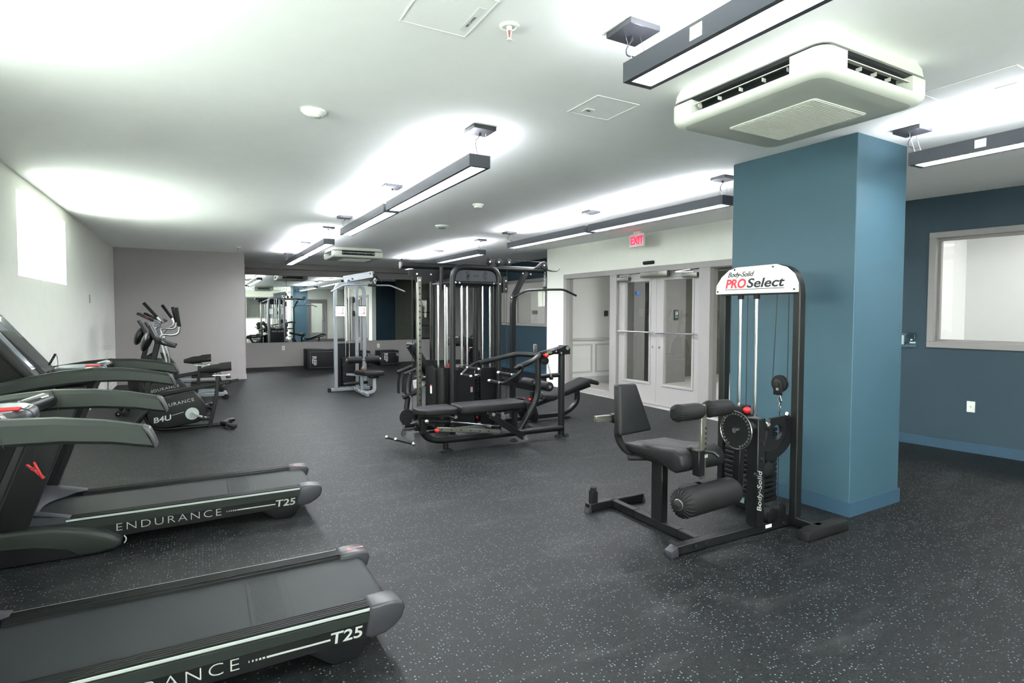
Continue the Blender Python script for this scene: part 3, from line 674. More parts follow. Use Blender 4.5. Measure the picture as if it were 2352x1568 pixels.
# wall things
def outlet(c, axis, label, big=False):
    x, y, z = c; w_, h_ = 0.036, 0.058
    t = thing('wall_outlet', c, label, 'wall outlet', 'white outlet plates')
    if axis == 'y':
        MB().box((x-w_, y-0.006, z-h_), (x+w_, y, z+h_), 0.003).build('cover_plate', 'white', t)
        MB().box((x-0.017, y-0.009, z-0.034), (x+0.017, y-0.005, z-0.004), 0.002).box((x-0.017, y-0.009, z+0.004), (x+0.017, y-0.005, z+0.034), 0.002).build('sockets', 'grille', t)
    return t
outlet((2.016, AY-0.001, 0.5), 'y', 'white outlet under the left mirror, left of the big black box')
outlet((4.613, AY-0.001, 0.5), 'y', 'white outlet under the mirrors, right of the silver machine')
c = Vector((rwx(2.892), 2.892, 0.488))
t = thing('wall_plate', c, 'white wall plate with a centre jack low on the blue right wall', 'wall outlet')
RW(MB().box((-0.007, Y(2.892)-0.036, 0.43), (-0.0005, Y(2.892)+0.036, 0.546), 0.003)).build('cover_plate', 'white', t)
RW(MB().cyl((-0.012, Y(2.892), 0.488), (-0.006, Y(2.892), 0.488), 0.005, 10)).build('jack', 'steel', t)
c = Vector((rwx(3.5), 3.5, 1.18))
t = thing('thermostat', c, 'thermostat inside a clear acrylic guard beside the blue column', 'thermostat')
RW(MB().box((-0.03, Y(3.52), 1.12), (-0.002, Y(3.63), 1.225), 0.004)).build('thermostat_body', 'white', t)
RW(MB().box((-0.032, Y(3.54), 1.18), (-0.0295, Y(3.60), 1.21))).build('thermostat_screen', 'green', t, smooth=False)
RW(MB().box((-0.06, Y(3.40), 1.095), (-0.002, Y(3.70), 1.26), 0.01)).build('acrylic_guard', 'acryl', t)
RW(MB().box((-0.07, Y(3.42), 1.165), (-0.05, Y(3.44), 1.185), 0.004)).build('guard_lock', 'chrome', t)
x = dwx(9.5)-0.001
single('light_switch', DW(MB().box((-0.007, 9.43, 0.98), (-0.001, 9.5, 1.09), 0.002)), 'white', 'faint white switch plate left of the door frame on the cream wall', 'light switch')
t = single('paper_notice', DW(MB().box((-0.004, 9.42, 1.44), (-0.001, 9.66, 1.52))), 'lampwhite', 'faint white notice on the cream wall left of the doors', 'notice')
single('wall_hook', MB().box((LX, 10.75, 1.60), (LX+0.012, 10.79, 1.73), 0.004), 'trim', 'thin grey bracket on the left wall right of the window', 'wall bracket')

# ------------------------------------------------------------ treadmills (built once, then copied)
def make_treadmill(label):
    cy = 4.62
    t = thing('treadmill', (0.0, cy, 0), label, 'treadmill', 'treadmills along the left wall')
    def yy(s, a): return cy+s*a
    MB().box((-1.0, cy-0.245, 0.10), (0.66, cy+0.245, 0.165)).build('deck_base', 'black2', t, smooth=False)
    # belt: rounded loop
    prof = []
    r = 0.045
    for k in range(9): a = -PI/2+PI*k/8; prof.append((0.70+r*math.cos(a), 0.145+r*math.sin(a)))
    for k in range(9): a = PI/2+PI*k/8; prof.append((-1.02+r*math.cos(a), 0.145+r*math.sin(a)))
    b = MB().prism(prof, 'y', cy-0.25, cy+0.25).build('running_belt', 'belt', t)
    mk = MB()
    for x in (0.17, 0.34): mk.box((x, cy-0.24, 0.1903), (x+0.006, cy+0.24, 0.1908))
    for k in range(26): mk.box((0.19, cy-0.22+k*0.017, 0.1903), (0.31, cy-0.217+k*0.017, 0.1906))
    mk.build('belt_texture', 'black2', b, smooth=False)
    for s in (-1, 1):
        y0, y1 = sorted((yy(s, 0.25), yy(s, 0.338)))
        rl = MB().box((-0.72, y0, 0.13), (0.635, y1, 0.205), 0.004, 1)
        for k in range(5):
            q = y0+0.010+k*(y1-y0-0.02)/4.6; rl.box((-0.72, q, 0.203), (0.635, q+0.009, 0.213), 0.002, 1)
        rl = rl.build('side_rail', 'tread_dark', t)
        ye = yy(s, 0.3385); y0, y1 = sorted((ye, ye+s*0.004))
        MB().box((-0.72, y0, 0.196), (0.635, y1, 0.208), 0.001, 1).build('rail_stripe', 'stripe', rl)
        # side skirt below the rail
        y0, y1 = sorted((yy(s, 0.325), yy(s, 0.342)))
        sk = MB().prism([(-1.05, 0.196), (0.635, 0.196), (0.61, 0.082), (-0.40, 0.062), (-1.05, 0.06)], 'y', y0, y1, 0.003, 1)
        y0, y1 = sorted((yy(s, 0.342), yy(s, 0.346)))
        sk = sk.build('side_skirt', 'black2', t)
        MB().prism([(-1.05, 0.19), (0.635, 0.19), (0.628, 0.152), (-0.62, 0.142), (-1.05, 0.14)], 'y', y0, y1, 0.001, 1).build('skirt_panel', 'tread_grey', sk)
        # rear end cap
        y0, y1 = sorted((yy(s, 0.235), yy(s, 0.352)))
        top = [(0.625, 0.217), (0.70, 0.219), (0.745, 0.215), (0.772, 0.203), (0.778, 0.175), (0.765, 0.135), (0.735, 0.108), (0.69, 0.085), (0.63, 0.078), (0.60, 0.09)]
        cp = MB().prism(top, 'y', y0, y1, 0.012, 3).build('rear_cap', 'cap', t)
        if s > 0:
            MB().prism([(0.66, yy(s, 0.27)), (0.70, yy(s, 0.27)), (0.68, yy(s, 0.315))], 'z', 0.2185, 0.2195).box((0.70, yy(s, 0.285), 0.2185), (0.755, yy(s, 0.297), 0.2192)).build('warning_print', 'warnink', cp, smooth=False)
        y0, y1 = sorted((yy(s, 0.22), yy(s, 0.336)))
        MB().prism([(0.34, 0.10), (0.65, 0.10), (0.585, 0.012), (0.565, 0.0), (0.48, 0.0), (0.455, 0.012)], 'y', y0, y1, 0.006, 2).build('rear_foot', 'black2', t)
        # pontoon foot
        y0, y1 = sorted((yy(s, 0.30), yy(s, 0.43)))
        pf = [(-1.38, 0.0), (-1.38, 0.15), (-1.28, 0.19), (-1.1, 0.203), (-0.9, 0.2), (-0.75, 0.187), (-0.62, 0.158), (-0.51, 0.115), (-0.445, 0.07), (-0.43, 0.035), (-0.47, 0.012), (-0.56, 0.0)]
        pp = MB().prism(pf, 'y', y0, y1, 0.02, 3).build('base_pontoon', 'tread_grey', t)
        ye = yy(s, 0.43); y0, y1 = sorted((ye-s*0.004, ye+s*0.003))
        MB().prism([(-1.36, 0.008), (-1.36, 0.12), (-1.05, 0.118), (-0.85, 0.10), (-0.70, 0.06), (-0.63, 0.008)], 'y', y0, y1, 0.001, 1).build('pontoon_inset', 'black2', pp)
        MB().ring((-0.447, yy(s, 0.365), 0.045), 0.03, 0.004, 'y', 20, 6, -0.9, 0.9).build('pontoon_trim', 'stripe', pp)
        # upright
        y0, y1 = sorted((yy(s, 0.315), yy(s, 0.39)))
        up = MB().prism([(-1.19, 0.18), (-0.90, 0.18), (-0.60, 1.02), (-0.83, 1.02)], 'y', y0, y1, 0.012, 2).build('upright', 'tread_dark', t)
        y0, y1 = sorted((yy(s, 0.305), yy(s, 0.318)))
        MB().prism([(-1.02, 0.2), (-0.93, 0.2), (-0.632, 1.0), (-0.72, 1.0)], 'y', y0, y1, 0.003, 1).build('upright_cover', 'black2', up)
        # handrail
        rs = [(-1.42, 0.90, 0.05), (-1.25, 0.955, 0.06), (-1.05, 1.01, 0.07), (-0.85, 1.055, 0.078), (-0.70, 1.077, 0.083), (-0.55, 1.088, 0.086), (-0.40, 1.083, 0.084), (-0.27, 1.066, 0.08), (-0.155, 1.040, 0.080)]
        b2 = bmesh.new(); rings = []
        for i, (x, z, h) in enumerate(rs):
            w_ = 0.033; c_ = 0.012; yc = yy(s, 0.395); lean = 0.018 if i == len(rs)-1 else 0
            sec = [(-w_, -h/2+c_), (-w_+c_, -h/2), (w_-c_, -h/2), (w_, -h/2+c_), (w_, h/2-c_*1.4), (w_-c_*1.4, h/2), (-w_+c_*1.4, h/2), (-w_, h/2-c_*1.4)]
            rings.append([b2.verts.new((x-lean*(v/(h/2))-(0.25*v if i < len(rs)-1 else 0), yc+u_, z+v)) for u_, v in sec])
        for i in range(len(rings)-1):
            for k in range(8): b2.faces.new((rings[i][k], rings[i][(k+1) % 8], rings[i+1][(k+1) % 8], rings[i+1][k]))
        b2.faces.new(rings[0]); b2.faces.new(rings[-1]); bmesh.ops.recalc_face_normals(b2, faces=b2.faces)
        hr = MB(); hr._merge(b2); hr = hr.build('handrail', 'tread_grey', t)
        jt = MB(); x = -0.545; y0, y1 = sorted((yc-0.0345, yc+0.0345))
        jt.prism([(x-0.012, 1.132), (x-0.009, 1.132), (x+0.013, 1.045), (x+0.010, 1.045)], 'y', y0, y1).build('handrail_joint', 'black2', hr, smooth=False)
        # end cap of the rail
        z, h = 1.034, 0.07
        z, h = 1.040, 0.078; e = MB(); e.prism([(-0.138, z-h/2), (-0.128, z-h/2+0.006), (-0.134, z-0.01), (-0.150, z+h/2-0.010), (-0.172, z+h/2+0.001), (-0.172, z+h/2-0.006), (-0.152, z)], 'y', yc-0.031, yc+0.031, 0.003, 2).build('handrail_cap', 'cap', hr)
    # motor hood with the concave rear edge
    rows = []
    for j in range(25):
        v = -1+2*j/24; y = cy+v*0.335
        xe = -0.70-0.20*math.sqrt(max(0, 1-min(1, abs(v)/0.78)**2.4)) if abs(v) < 0.78 else -0.70+0.0*(abs(v)-0.78)
        zs = 0.218 if abs(v) > 0.74 else 0.205
        row = []
        for i in range(13):
            u_ = i/12; x = -1.22+(xe+1.22)*u_
            z = zs+(0.33-zs)*(1-u_**1.6)*(1-0.12*abs(v)**4)
            row.append((x, y, z))
        rows.append(row)
    hd = MB().quadgrid(rows, 0.006)
    for s in (-1, 1):
        y0, y1 = sorted((cy+s*0.335, cy+s*0.342)); hd.prism([(-1.22, 0.12), (-0.70, 0.12), (-0.70, 0.218), (-0.95, 0.262), (-1.22, 0.318)], 'y', y0, y1)
    hd.box((-1.23, cy-0.34, 0.06), (-1.215, cy+0.34, 0.32)).build('motor_hood', 'hoodgrey', t)
    text('ENDURANCE', 0.068, (-0.475, cy-0.3475, 0.098), (1, 0, 0), (0, 0, 1), 'side_lettering', 'letter', t, space=1.25, fit=0.585, bold=-0.0012)
    text('T25', 0.066, (0.455, cy-0.3475, 0.098), (1, 0, 0), (0, 0, 1), 'model_lettering', 'letter', t, bold=0.001, shear=0.1, fit=0.13)
    dl = MB().box((0.215, cy-0.3485, 0.114), (0.458, cy-0.3462, 0.121))
    for k in range(5): dl.box((0.15+k*0.0125, cy-0.3485, 0.114), (0.154+k*0.0125+k*0.0014, cy-0.3462, 0.121))
    dl.build('side_line', 'letter', t, smooth=False)
    text('ENDURANCE', 0.05, (-0.065, cy-0.235, 0.1912), (1, 0, 0), (0, 1, 0), 'belt_lettering', 'letter', b, space=1.5, ext=0.0002, fit=0.475, bold=-0.001)
    # console: dash between the rails, control pod, display tower
    ds = MB()
    dsp = [(-1.30, 0.93), (-1.02, 1.02), (-0.78, 1.075), (-0.66, 1.098), (-0.60, 1.092), (-0.62, 1.045), (-0.80, 1.0), (-1.06, 0.94), (-1.28, 0.87)]
    ds.prism(dsp, 'y', cy-0.375, cy+0.375, 0.012, 3).build('dashboard', 'tread_grey', t)
    pod = MB()
    pts = []
    for k in range(24):
        a = 2*PI*k/24; ca, sa = math.cos(a), math.sin(a)
        pts.append((-0.68+0.145*math.copysign(abs(ca)**0.7, ca), cy+0.17*math.copysign(abs(sa)**0.7, sa)))
    def sc(p, f_): return [(-0.68+(x-(-0.68))*f_, cy+(y-cy)*f_) for x, y in p]
    loft(pod, [(sc(pts, 0.7), 1.035), (sc(pts, 0.95), 1.05), (sc(pts, 1.0), 1.075), (sc(pts, 0.97), 1.10), (sc(pts, 0.88), 1.112)])
    pod = pod.build('control_pod', 'hoodgrey', t)
    loft(MB(), [(sc(pts, 0.82), 1.111), (sc(pts, 0.80), 1.1165)]).build('touch_panel', 'touch', pod)
    for s in (-1, 1):
        MB().tube([(-0.62, cy+s*0.13, 1.085), (-0.59, cy+s*0.22, 1.09), (-0.565, cy+s*0.33, 1.095), (-0.565, cy+s*0.37, 1.085)], 0.03, 0.05, n=14).build('pulse_grip', 'black', t)
        MB().tube([(-0.615, cy+s*0.17, 1.099), (-0.59, cy+s*0.235, 1.104), (-0.57, cy+s*0.30, 1.108)], 0.021, n=12).build('pulse_sensor', 'chrome', t)
    for s in (-1, 1):
        cup = MB().lathe((-0.86, cy+s*0.24, 1.058), [(0.05, 0.0), (0.05, 0.012), (0.04, 0.012), (0.04, 0.002)])
        cup.build('cup_holder', 'black2', t)
    k_ = MB().box((-0.64, cy-0.105, 1.115), (-0.56, cy-0.072, 1.128), 0.006, 2).build('safety_key', 'red', t)
    MB().tube([(-0.565, cy-0.09, 1.122), (-0.53, cy-0.10, 1.115), (-0.518, cy-0.105, 1.07), (-0.52, cy-0.11, 0.98), (-0.525, cy-0.11, 0.93)], 0.0022, 0.02, n=6).build('key_cord', 'ink', k_)
    cl = MB().rbar((-0.525, cy-0.118, 0.93), (-0.50, cy-0.118, 0.865), 0.012, 0.007).rbar((-0.55, cy-0.10, 0.92), (-0.497, cy-0.112, 0.865), 0.012, 0.007)
    cl.cyl((-0.528, cy-0.122, 0.905), (-0.524, cy-0.098, 0.905), 0.006, 8).build('cord_clip', 'red', k_)
    # display tower, leaning back towards the wall
    q = Vector((-0.25, 0, 0.34)).normalized(); nrm = Vector((q.z, 0, -q.x))
    base = Vector((-0.86, cy, 1.09))
    m = Matrix((q, Vector((0, 1, 0)), nrm)).transposed().to_4x4(); m.translation = base
    tw = MB().box((-0.05, -0.27, -0.06), (0.46, 0.27, 0.0), 0.02, 3, m)
    tw.prism([(-1.12, 1.0), (-0.80, 1.05), (-0.86, 1.13), (-1.05, 1.36), (-1.16, 1.32)], 'y', cy-0.14, cy+0.14, 0.02, 3)
    tw = tw.build('display_tower', 'tread_dark', t)
    MB().box((0.035, -0.235, 0.0), (0.43, 0.235, 0.0035), 0.003, 2, m).build('display_screen', 'screen', tw)
    MB().tube([m @ Vector((0.02, 0.05, 0.01)), m @ Vector((-0.01, 0.12, 0.05)), m @ Vector((0.05, 0.15, 0.08))], 0.0018, 0.02, n=6).build('earphone_cord', 'ink', tw)
    MB().cyl((-0.835, cy-0.03, 1.13), (-0.80, cy-0.03, 1.20), 0.007, 10).build('earphone_jack', 'black2', tw)
    return t
tm = make_treadmill('black treadmill with its whole deck in view, behind the nearest one')
tm2 = copy_tree(tm)
for c in list(tm2.children_recursive):      # the nearest belt shows no lettering, only its seam marks
    if c.name.startswith('belt_lettering'): bpy.data.objects.remove(c)
tm2.location = (0.0, 2.722, 0); tm2['label'] = 'nearest black treadmill, cut off at the lower left corner of the photo'

# ------------------------------------------------------------ upright bikes
def make_bike(label):
    cy = 8.15
    t = thing('exercise_bike', (0.0, cy, 0), label, 'exercise bike', 'upright bikes beyond the treadmills')
    b = MB().prism([(-0.55, 0.24), (-0.50, 0.33), (-0.36, 0.44), (-0.20, 0.465), (-0.05, 0.47), (0.02, 0.38), (0.08, 0.27), (0.085, 0.20), (0.05, 0.13), (-0.02, 0.095), (-0.28, 0.055), (-0.40, 0.05), (-0.49, 0.07), (-0.54, 0.13)], 'y', cy-0.09, cy+0.09, 0.02, 3)
    b = b.build('body_shroud', 'tread_dark', t)
    text('ENDURANCE', 0.058, (-0.47, cy-0.0925, 0.285), (1, 0, 0.2), (-0.2, 0, 1), 'body_lettering', 'letter', b, space=1.15, fit=0.42)
    text('B4U', 0.09, (-0.49, cy-0.0925, 0.125), (1, 0, 0.16), (-0.12, 0, 1), 'model_lettering', 'letter', b, bold=0.002, shear=0.1, fit=0.19)
    MB().rbar((-0.295, cy-0.0925, 0.205), (-0.17, cy-0.0925, 0.238), 0.002, 0.006).build('body_line', 'letter', b)
    MB().rbar((-0.50, cy, 0.45), (0.35, cy, 0.578), 0.035, 0.055, bev=0.01).rbar((0.35, cy, 0.578), (0.45, cy, 0.594), 0.022, 0.035, bev=0.006).build('top_tube', 'black', t)
    MB().rtube([(-0.52, cy, 0.30), (-0.56, cy, 0.52), (-0.50, cy, 0.80), (-0.43, cy, 1.10)], 0.06, 0.09, 0.1).build('mast', 'tread_dark', t)
    MB().rbar((-0.53, cy-0.032, 0.60), (-0.45, cy-0.032, 1.0), 0.004, 0.02).build('mast_trim', 'steel', t)
    hb = MB()
    for s in (-1, 1):
        hb.tube([(-0.44, cy, 1.14), (-0.40, cy+s*0.10, 1.13), (-0.36, cy+s*0.22, 1.10), (-0.28, cy+s*0.25, 1.06), (-0.24, cy+s*0.24, 1.055)], 0.017, 0.05, n=10)
        hb.tube([(-0.44, cy+s*0.05, 1.15), (-0.50, cy+s*0.10, 1.25), (-0.55, cy+s*0.10, 1.345)], 0.015, 0.03, n=10)
    hb.build('handlebar', 'black', t)
    wing = MB().prism([(-0.53, 1.30), (-0.50, 1.31), (-0.44, 1.17), (-0.34, 1.11), (-0.25, 1.07), (-0.25, 1.05), (-0.36, 1.06), (-0.45, 1.10), (-0.49, 1.17)], 'y', cy-0.13, cy+0.13, 0.012, 2).build('console_bracket', 'black2', t)
    c = MB(); pts = []
    m = Matrix.Translation((-0.545, cy, 1.12)) @ Matrix.Rotation(math.radians(20), 4, 'Y') @ Matrix.Diagonal((0.055, 0.16, 0.135, 1))
    b2 = bmesh.new(); bmesh.ops.create_uvsphere(b2, u_segments=24, v_segments=14, radius=1); bmesh.ops.transform(b2, matrix=m, verts=b2.verts); c._merge(b2)
    c.build('console_pod', 'black', t)
    MB().rtube([(0.215, cy, 0.66), (0.19, cy, 0.40), (0.11, cy, 0.02)], 0.045, 0.085).build('seat_post', 'black', t)
    sl = MB().box((0.15, cy-0.025, 0.655), (0.35, cy+0.025, 0.675), 0.004, 1).build('seat_slider', 'bolt', t)
    MB().box((0.30, cy-0.05, 0.625), (0.36, cy+0.01, 0.65), 0.01, 2).build('slider_knob', 'black2', sl)
    rows = []
    for i in range(13):
        u = i/12; x = 0.005+0.36*u; w_ = 0.03+0.09*max(0, (u-0.25)/0.75)**0.8 if u > 0.25 else 0.03-0.012*(1-u/0.25)
        if u > 0.93: w_ *= 0.85
        ring = []
        for k in range(14):
            a = 2*PI*k/14; zt = 0.735+0.03*u
            ring.append(((x), cy+w_*math.cos(a), zt+(0.056 if math.sin(a) > 0 else 0.058)*math.sin(a)*(0.45+0.55*min(1, u*3)) - (0.012*math.cos(2*a) if u > 0.6 else 0)))
        rows.append(ring)
    sd = MB(); b2 = bmesh.new(); R_ = [[b2.verts.new(p) for p in r] for r in rows]
    for i in range(12):
        for k in range(14): b2.faces.new((R_[i][k], R_[i][(k+1) % 14], R_[i+1][(k+1) % 14], R_[i+1][k]))
    b2.faces.new(R_[0]); b2.faces.new(R_[-1]); bmesh.ops.recalc_face_normals(b2, faces=b2.faces); sd._merge(b2); sd.build('saddle', 'rubber', t)
    MB().cyl((0.22, cy, 0.67), (0.22, cy, 0.70), 0.03, 14).build('saddle_clamp', 'steel', t)
    MB().tube([(-0.58, cy, 0.20), (-0.52, cy, 0.06), (-0.42, cy, 0.028), (0.0, cy, 0.03), (0.30, cy, 0.032)], 0.024, 0.08).build('base_tube', 'black', t)
    MB().tube([(-0.50, cy, 0.30), (-0.60, cy, 0.22), (-0.72, cy, 0.045)], 0.03, 0.05).build('front_leg', 'black', t)
    MB().cyl((-0.73, cy-0.25, 0.045), (-0.73, cy+0.25, 0.045), 0.032, 14, bev=0.008).build('front_stabilizer', 'black', t)
    for s in (-1, 1):
        MB().cyl((-0.79, cy+s*0.24-0.015, 0.05), (-0.79, cy+s*0.24+0.015, 0.05), 0.042, 20, bev=0.008).build('transport_wheel', 'rubber', t)
        MB().cyl((-0.79, cy+s*0.255-0.002, 0.05), (-0.79, cy+s*0.255+0.002, 0.05), 0.010, 10).build('wheel_cap', 'bolt', t)
    MB().tube([(0.24, cy, 0.045), (0.30, cy-0.05, 0.045), (0.33, cy-0.22, 0.04), (0.40, cy-0.26, 0.035)], 0.026, 0.05).tube([(0.24, cy, 0.045), (0.30, cy+0.05, 0.045), (0.33, cy+0.22, 0.04), (0.40, cy+0.26, 0.035)], 0.026, 0.05).build('rear_stabilizer', 'black', t)
    for s in (-1, 1): MB().cyl((0.36, cy+s*0.24, 0.0), (0.36, cy+s*0.24, 0.02), 0.022, 12).build('leveling_foot', 'rubber', t)
    for s in (-1, 1):
        MB().cyl((-0.08, cy+s*0.088, 0.21), (-0.08, cy+s*0.098, 0.21), 0.075, 28).build('crank_cover', 'stripe', t)
        cr = MB().rbar((-0.08, cy+s*0.11, 0.21), (-0.08-s*0.16*1, cy+s*0.115, 0.21+s*0.07), 0.016, 0.026).cyl((-0.08, cy+s*0.09, 0.21), (-0.08, cy+s*0.125, 0.21), 0.018, 14).build('crank_arm', 'chrome', t)
        px_, pz = -0.08-s*0.16, 0.21+s*0.07
        MB().box((px_-0.05, cy+s*0.13, pz-0.012), (px_+0.05, cy+s*0.22, pz+0.012), 0.006).build('pedal', 'rubber', cr)
        MB().ring((px_, cy+s*0.175, pz), 0.05, 0.006, 'y', 14, 6, 0.0, PI).build('pedal_strap', 'rubber', cr)
    return t
bk = make_bike('nearest black upright exercise bike, body fully in view')
bk2 = copy_tree(bk); bk2.location = (-0.20, 9.78, 0); bk2['label'] = 'second black upright exercise bike, behind the nearest bike'

# ------------------------------------------------------------ elliptical trainers
def make_elliptical(cy, label, ph):
    t = thing('elliptical_trainer', (-0.4, cy, 0), label, 'elliptical trainer', 'elliptical trainers before the grey back wall')
    for s in (-1, 1): MB().rbar((-1.05, cy+s*0.12, 0.07), (0.38, cy+s*0.16, 0.07), 0.04, 0.055, bev=0.006).build('base_rail', 'silver', t)
    MB().cyl((0.40, cy-0.3, 0.05), (0.40, cy+0.3, 0.05), 0.032, 14, bev=0.006).build('rear_stabilizer', 'silver', t)
    for s in (-1, 1): MB().cyl((0.40, cy+s*0.3-0.02, 0.045), (0.40, cy+s*0.3+0.02, 0.045), 0.042, 18, bev=0.01).build('stabilizer_cap', 'rubber', t)
    MB().cyl((-1.05, cy-0.25, 0.05), (-1.05, cy+0.25, 0.05), 0.032, 14, bev=0.006).build('front_stabilizer', 'silver', t)
    MB().prism([(-0.98, 0.1), (-1.0, 0.35), (-0.9, 0.62), (-0.72, 0.74), (-0.52, 0.70), (-0.38, 0.5), (-0.34, 0.25), (-0.42, 0.1)], 'y', cy-0.11, cy+0.11, 0.025, 3).build('flywheel_housing', 'tread_dark', t)
    MB().tube([(-1.0, cy, 0.1), (-0.86, cy, 0.45)], 0.022).build('front_strut', 'silver', t)
    MB().rtube([(-0.56, cy, 0.6), (-0.60, cy, 0.95), (-0.66, cy, 1.30)], 0.055, 0.075, 0.1).build('mast', 'silver', t)
    m = Matrix.Translation((-0.74, cy, 1.385)) @ Matrix.Rotation(math.radians(28), 4, 'Y')
    c = MB().box((-0.13, -0.17, -0.02), (0.13, 0.17, 0.02), 0.018, 3, m).build('console', 'black', t)
    MB().box((-0.06, -0.09, 0.0205), (0.07, 0.09, 0.022), 0, 1, m).build('console_screen', 'screen', c)
    MB().box((0.0, -0.175, 0.0), (0.05, -0.171, 0.008), 0, 1, m).build('console_accent', 'red', c)
    MB().tube([(-0.64, cy, 1.24), (-0.56, cy-0.05, 1.27), (-0.50, cy-0.18, 1.30), (-0.56, cy-0.24, 1.34)], 0.014, 0.05).tube([(-0.64, cy, 1.24), (-0.56, cy+0.05, 1.27), (-0.50, cy+0.18, 1.30), (-0.56, cy+0.24, 1.34)], 0.014, 0.05).build('fixed_handlebar', 'chrome', t)
    sets = {0: ([(-0.42, 0.10), (-0.45, 0.66), (-0.52, 0.98), (-0.53, 1.11), (-0.36, 1.09), (-0.28, 1.12), (-0.265, 1.23)], (-0.30, 1.54), [(-0.50, 0.16), (-0.56, 0.7), (-0.68, 1.12), (-0.62, 1.2), (-0.56, 1.24), (-0.55, 1.33), (-0.60, 1.38)], (-0.79, 1.62)),
            1: ([(-0.44, 0.10), (-0.47, 0.66), (-0.56, 1.0), (-0.60, 1.18), (-0.42, 1.16), (-0.36, 1.18), (-0.345, 1.28)], (-0.40, 1.56), [(-0.42, 0.16), (-0.50, 0.7), (-0.58, 1.08), (-0.50, 1.17), (-0.42, 1.20), (-0.40, 1.26), (-0.43, 1.35)], (-0.59, 1.60))}[ph]
    for s, pts, g in ((-1, sets[0], sets[1]), (1, sets[2], sets[3])):
        p3 = [(x, cy+s*0.27, z) for x, z in pts]
        a = MB().tube(p3, 0.019, 0.07, n=10).build('swing_arm', 'chrome', t)
        MB().cyl(p3[-1], (g[0], cy+s*0.29, g[1]), 0.026, 12, bev=0.008).build('foam_grip', 'foam', a)
        lo = pts[0]
        f_ = MB().rbar((lo[0], cy+s*0.25, 0.22), (0.32, cy+s*0.22, 0.14 if s < 0 else 0.22), 0.035, 0.045, bev=0.006).build('pedal_link', 'silver', t)
        MB().box((-0.12, cy+s*0.22-0.075, 0.24), (0.26, cy+s*0.22+0.075, 0.27), 0.012, 2).build('foot_pedal', 'rubber', f_)
        MB().cyl((0.33, cy+s*0.19, 0.17), (0.33, cy+s*0.26, 0.17), 0.05, 18, bev=0.01).build('guide_wheel', 'rubber', t)
    return t
make_elliptical(11.0, 'nearer silver and black elliptical trainer, its upright grip at the far right of the cluster', 0)
make_elliptical(12.35, 'farther elliptical trainer, closest to the grey back wall', 1)

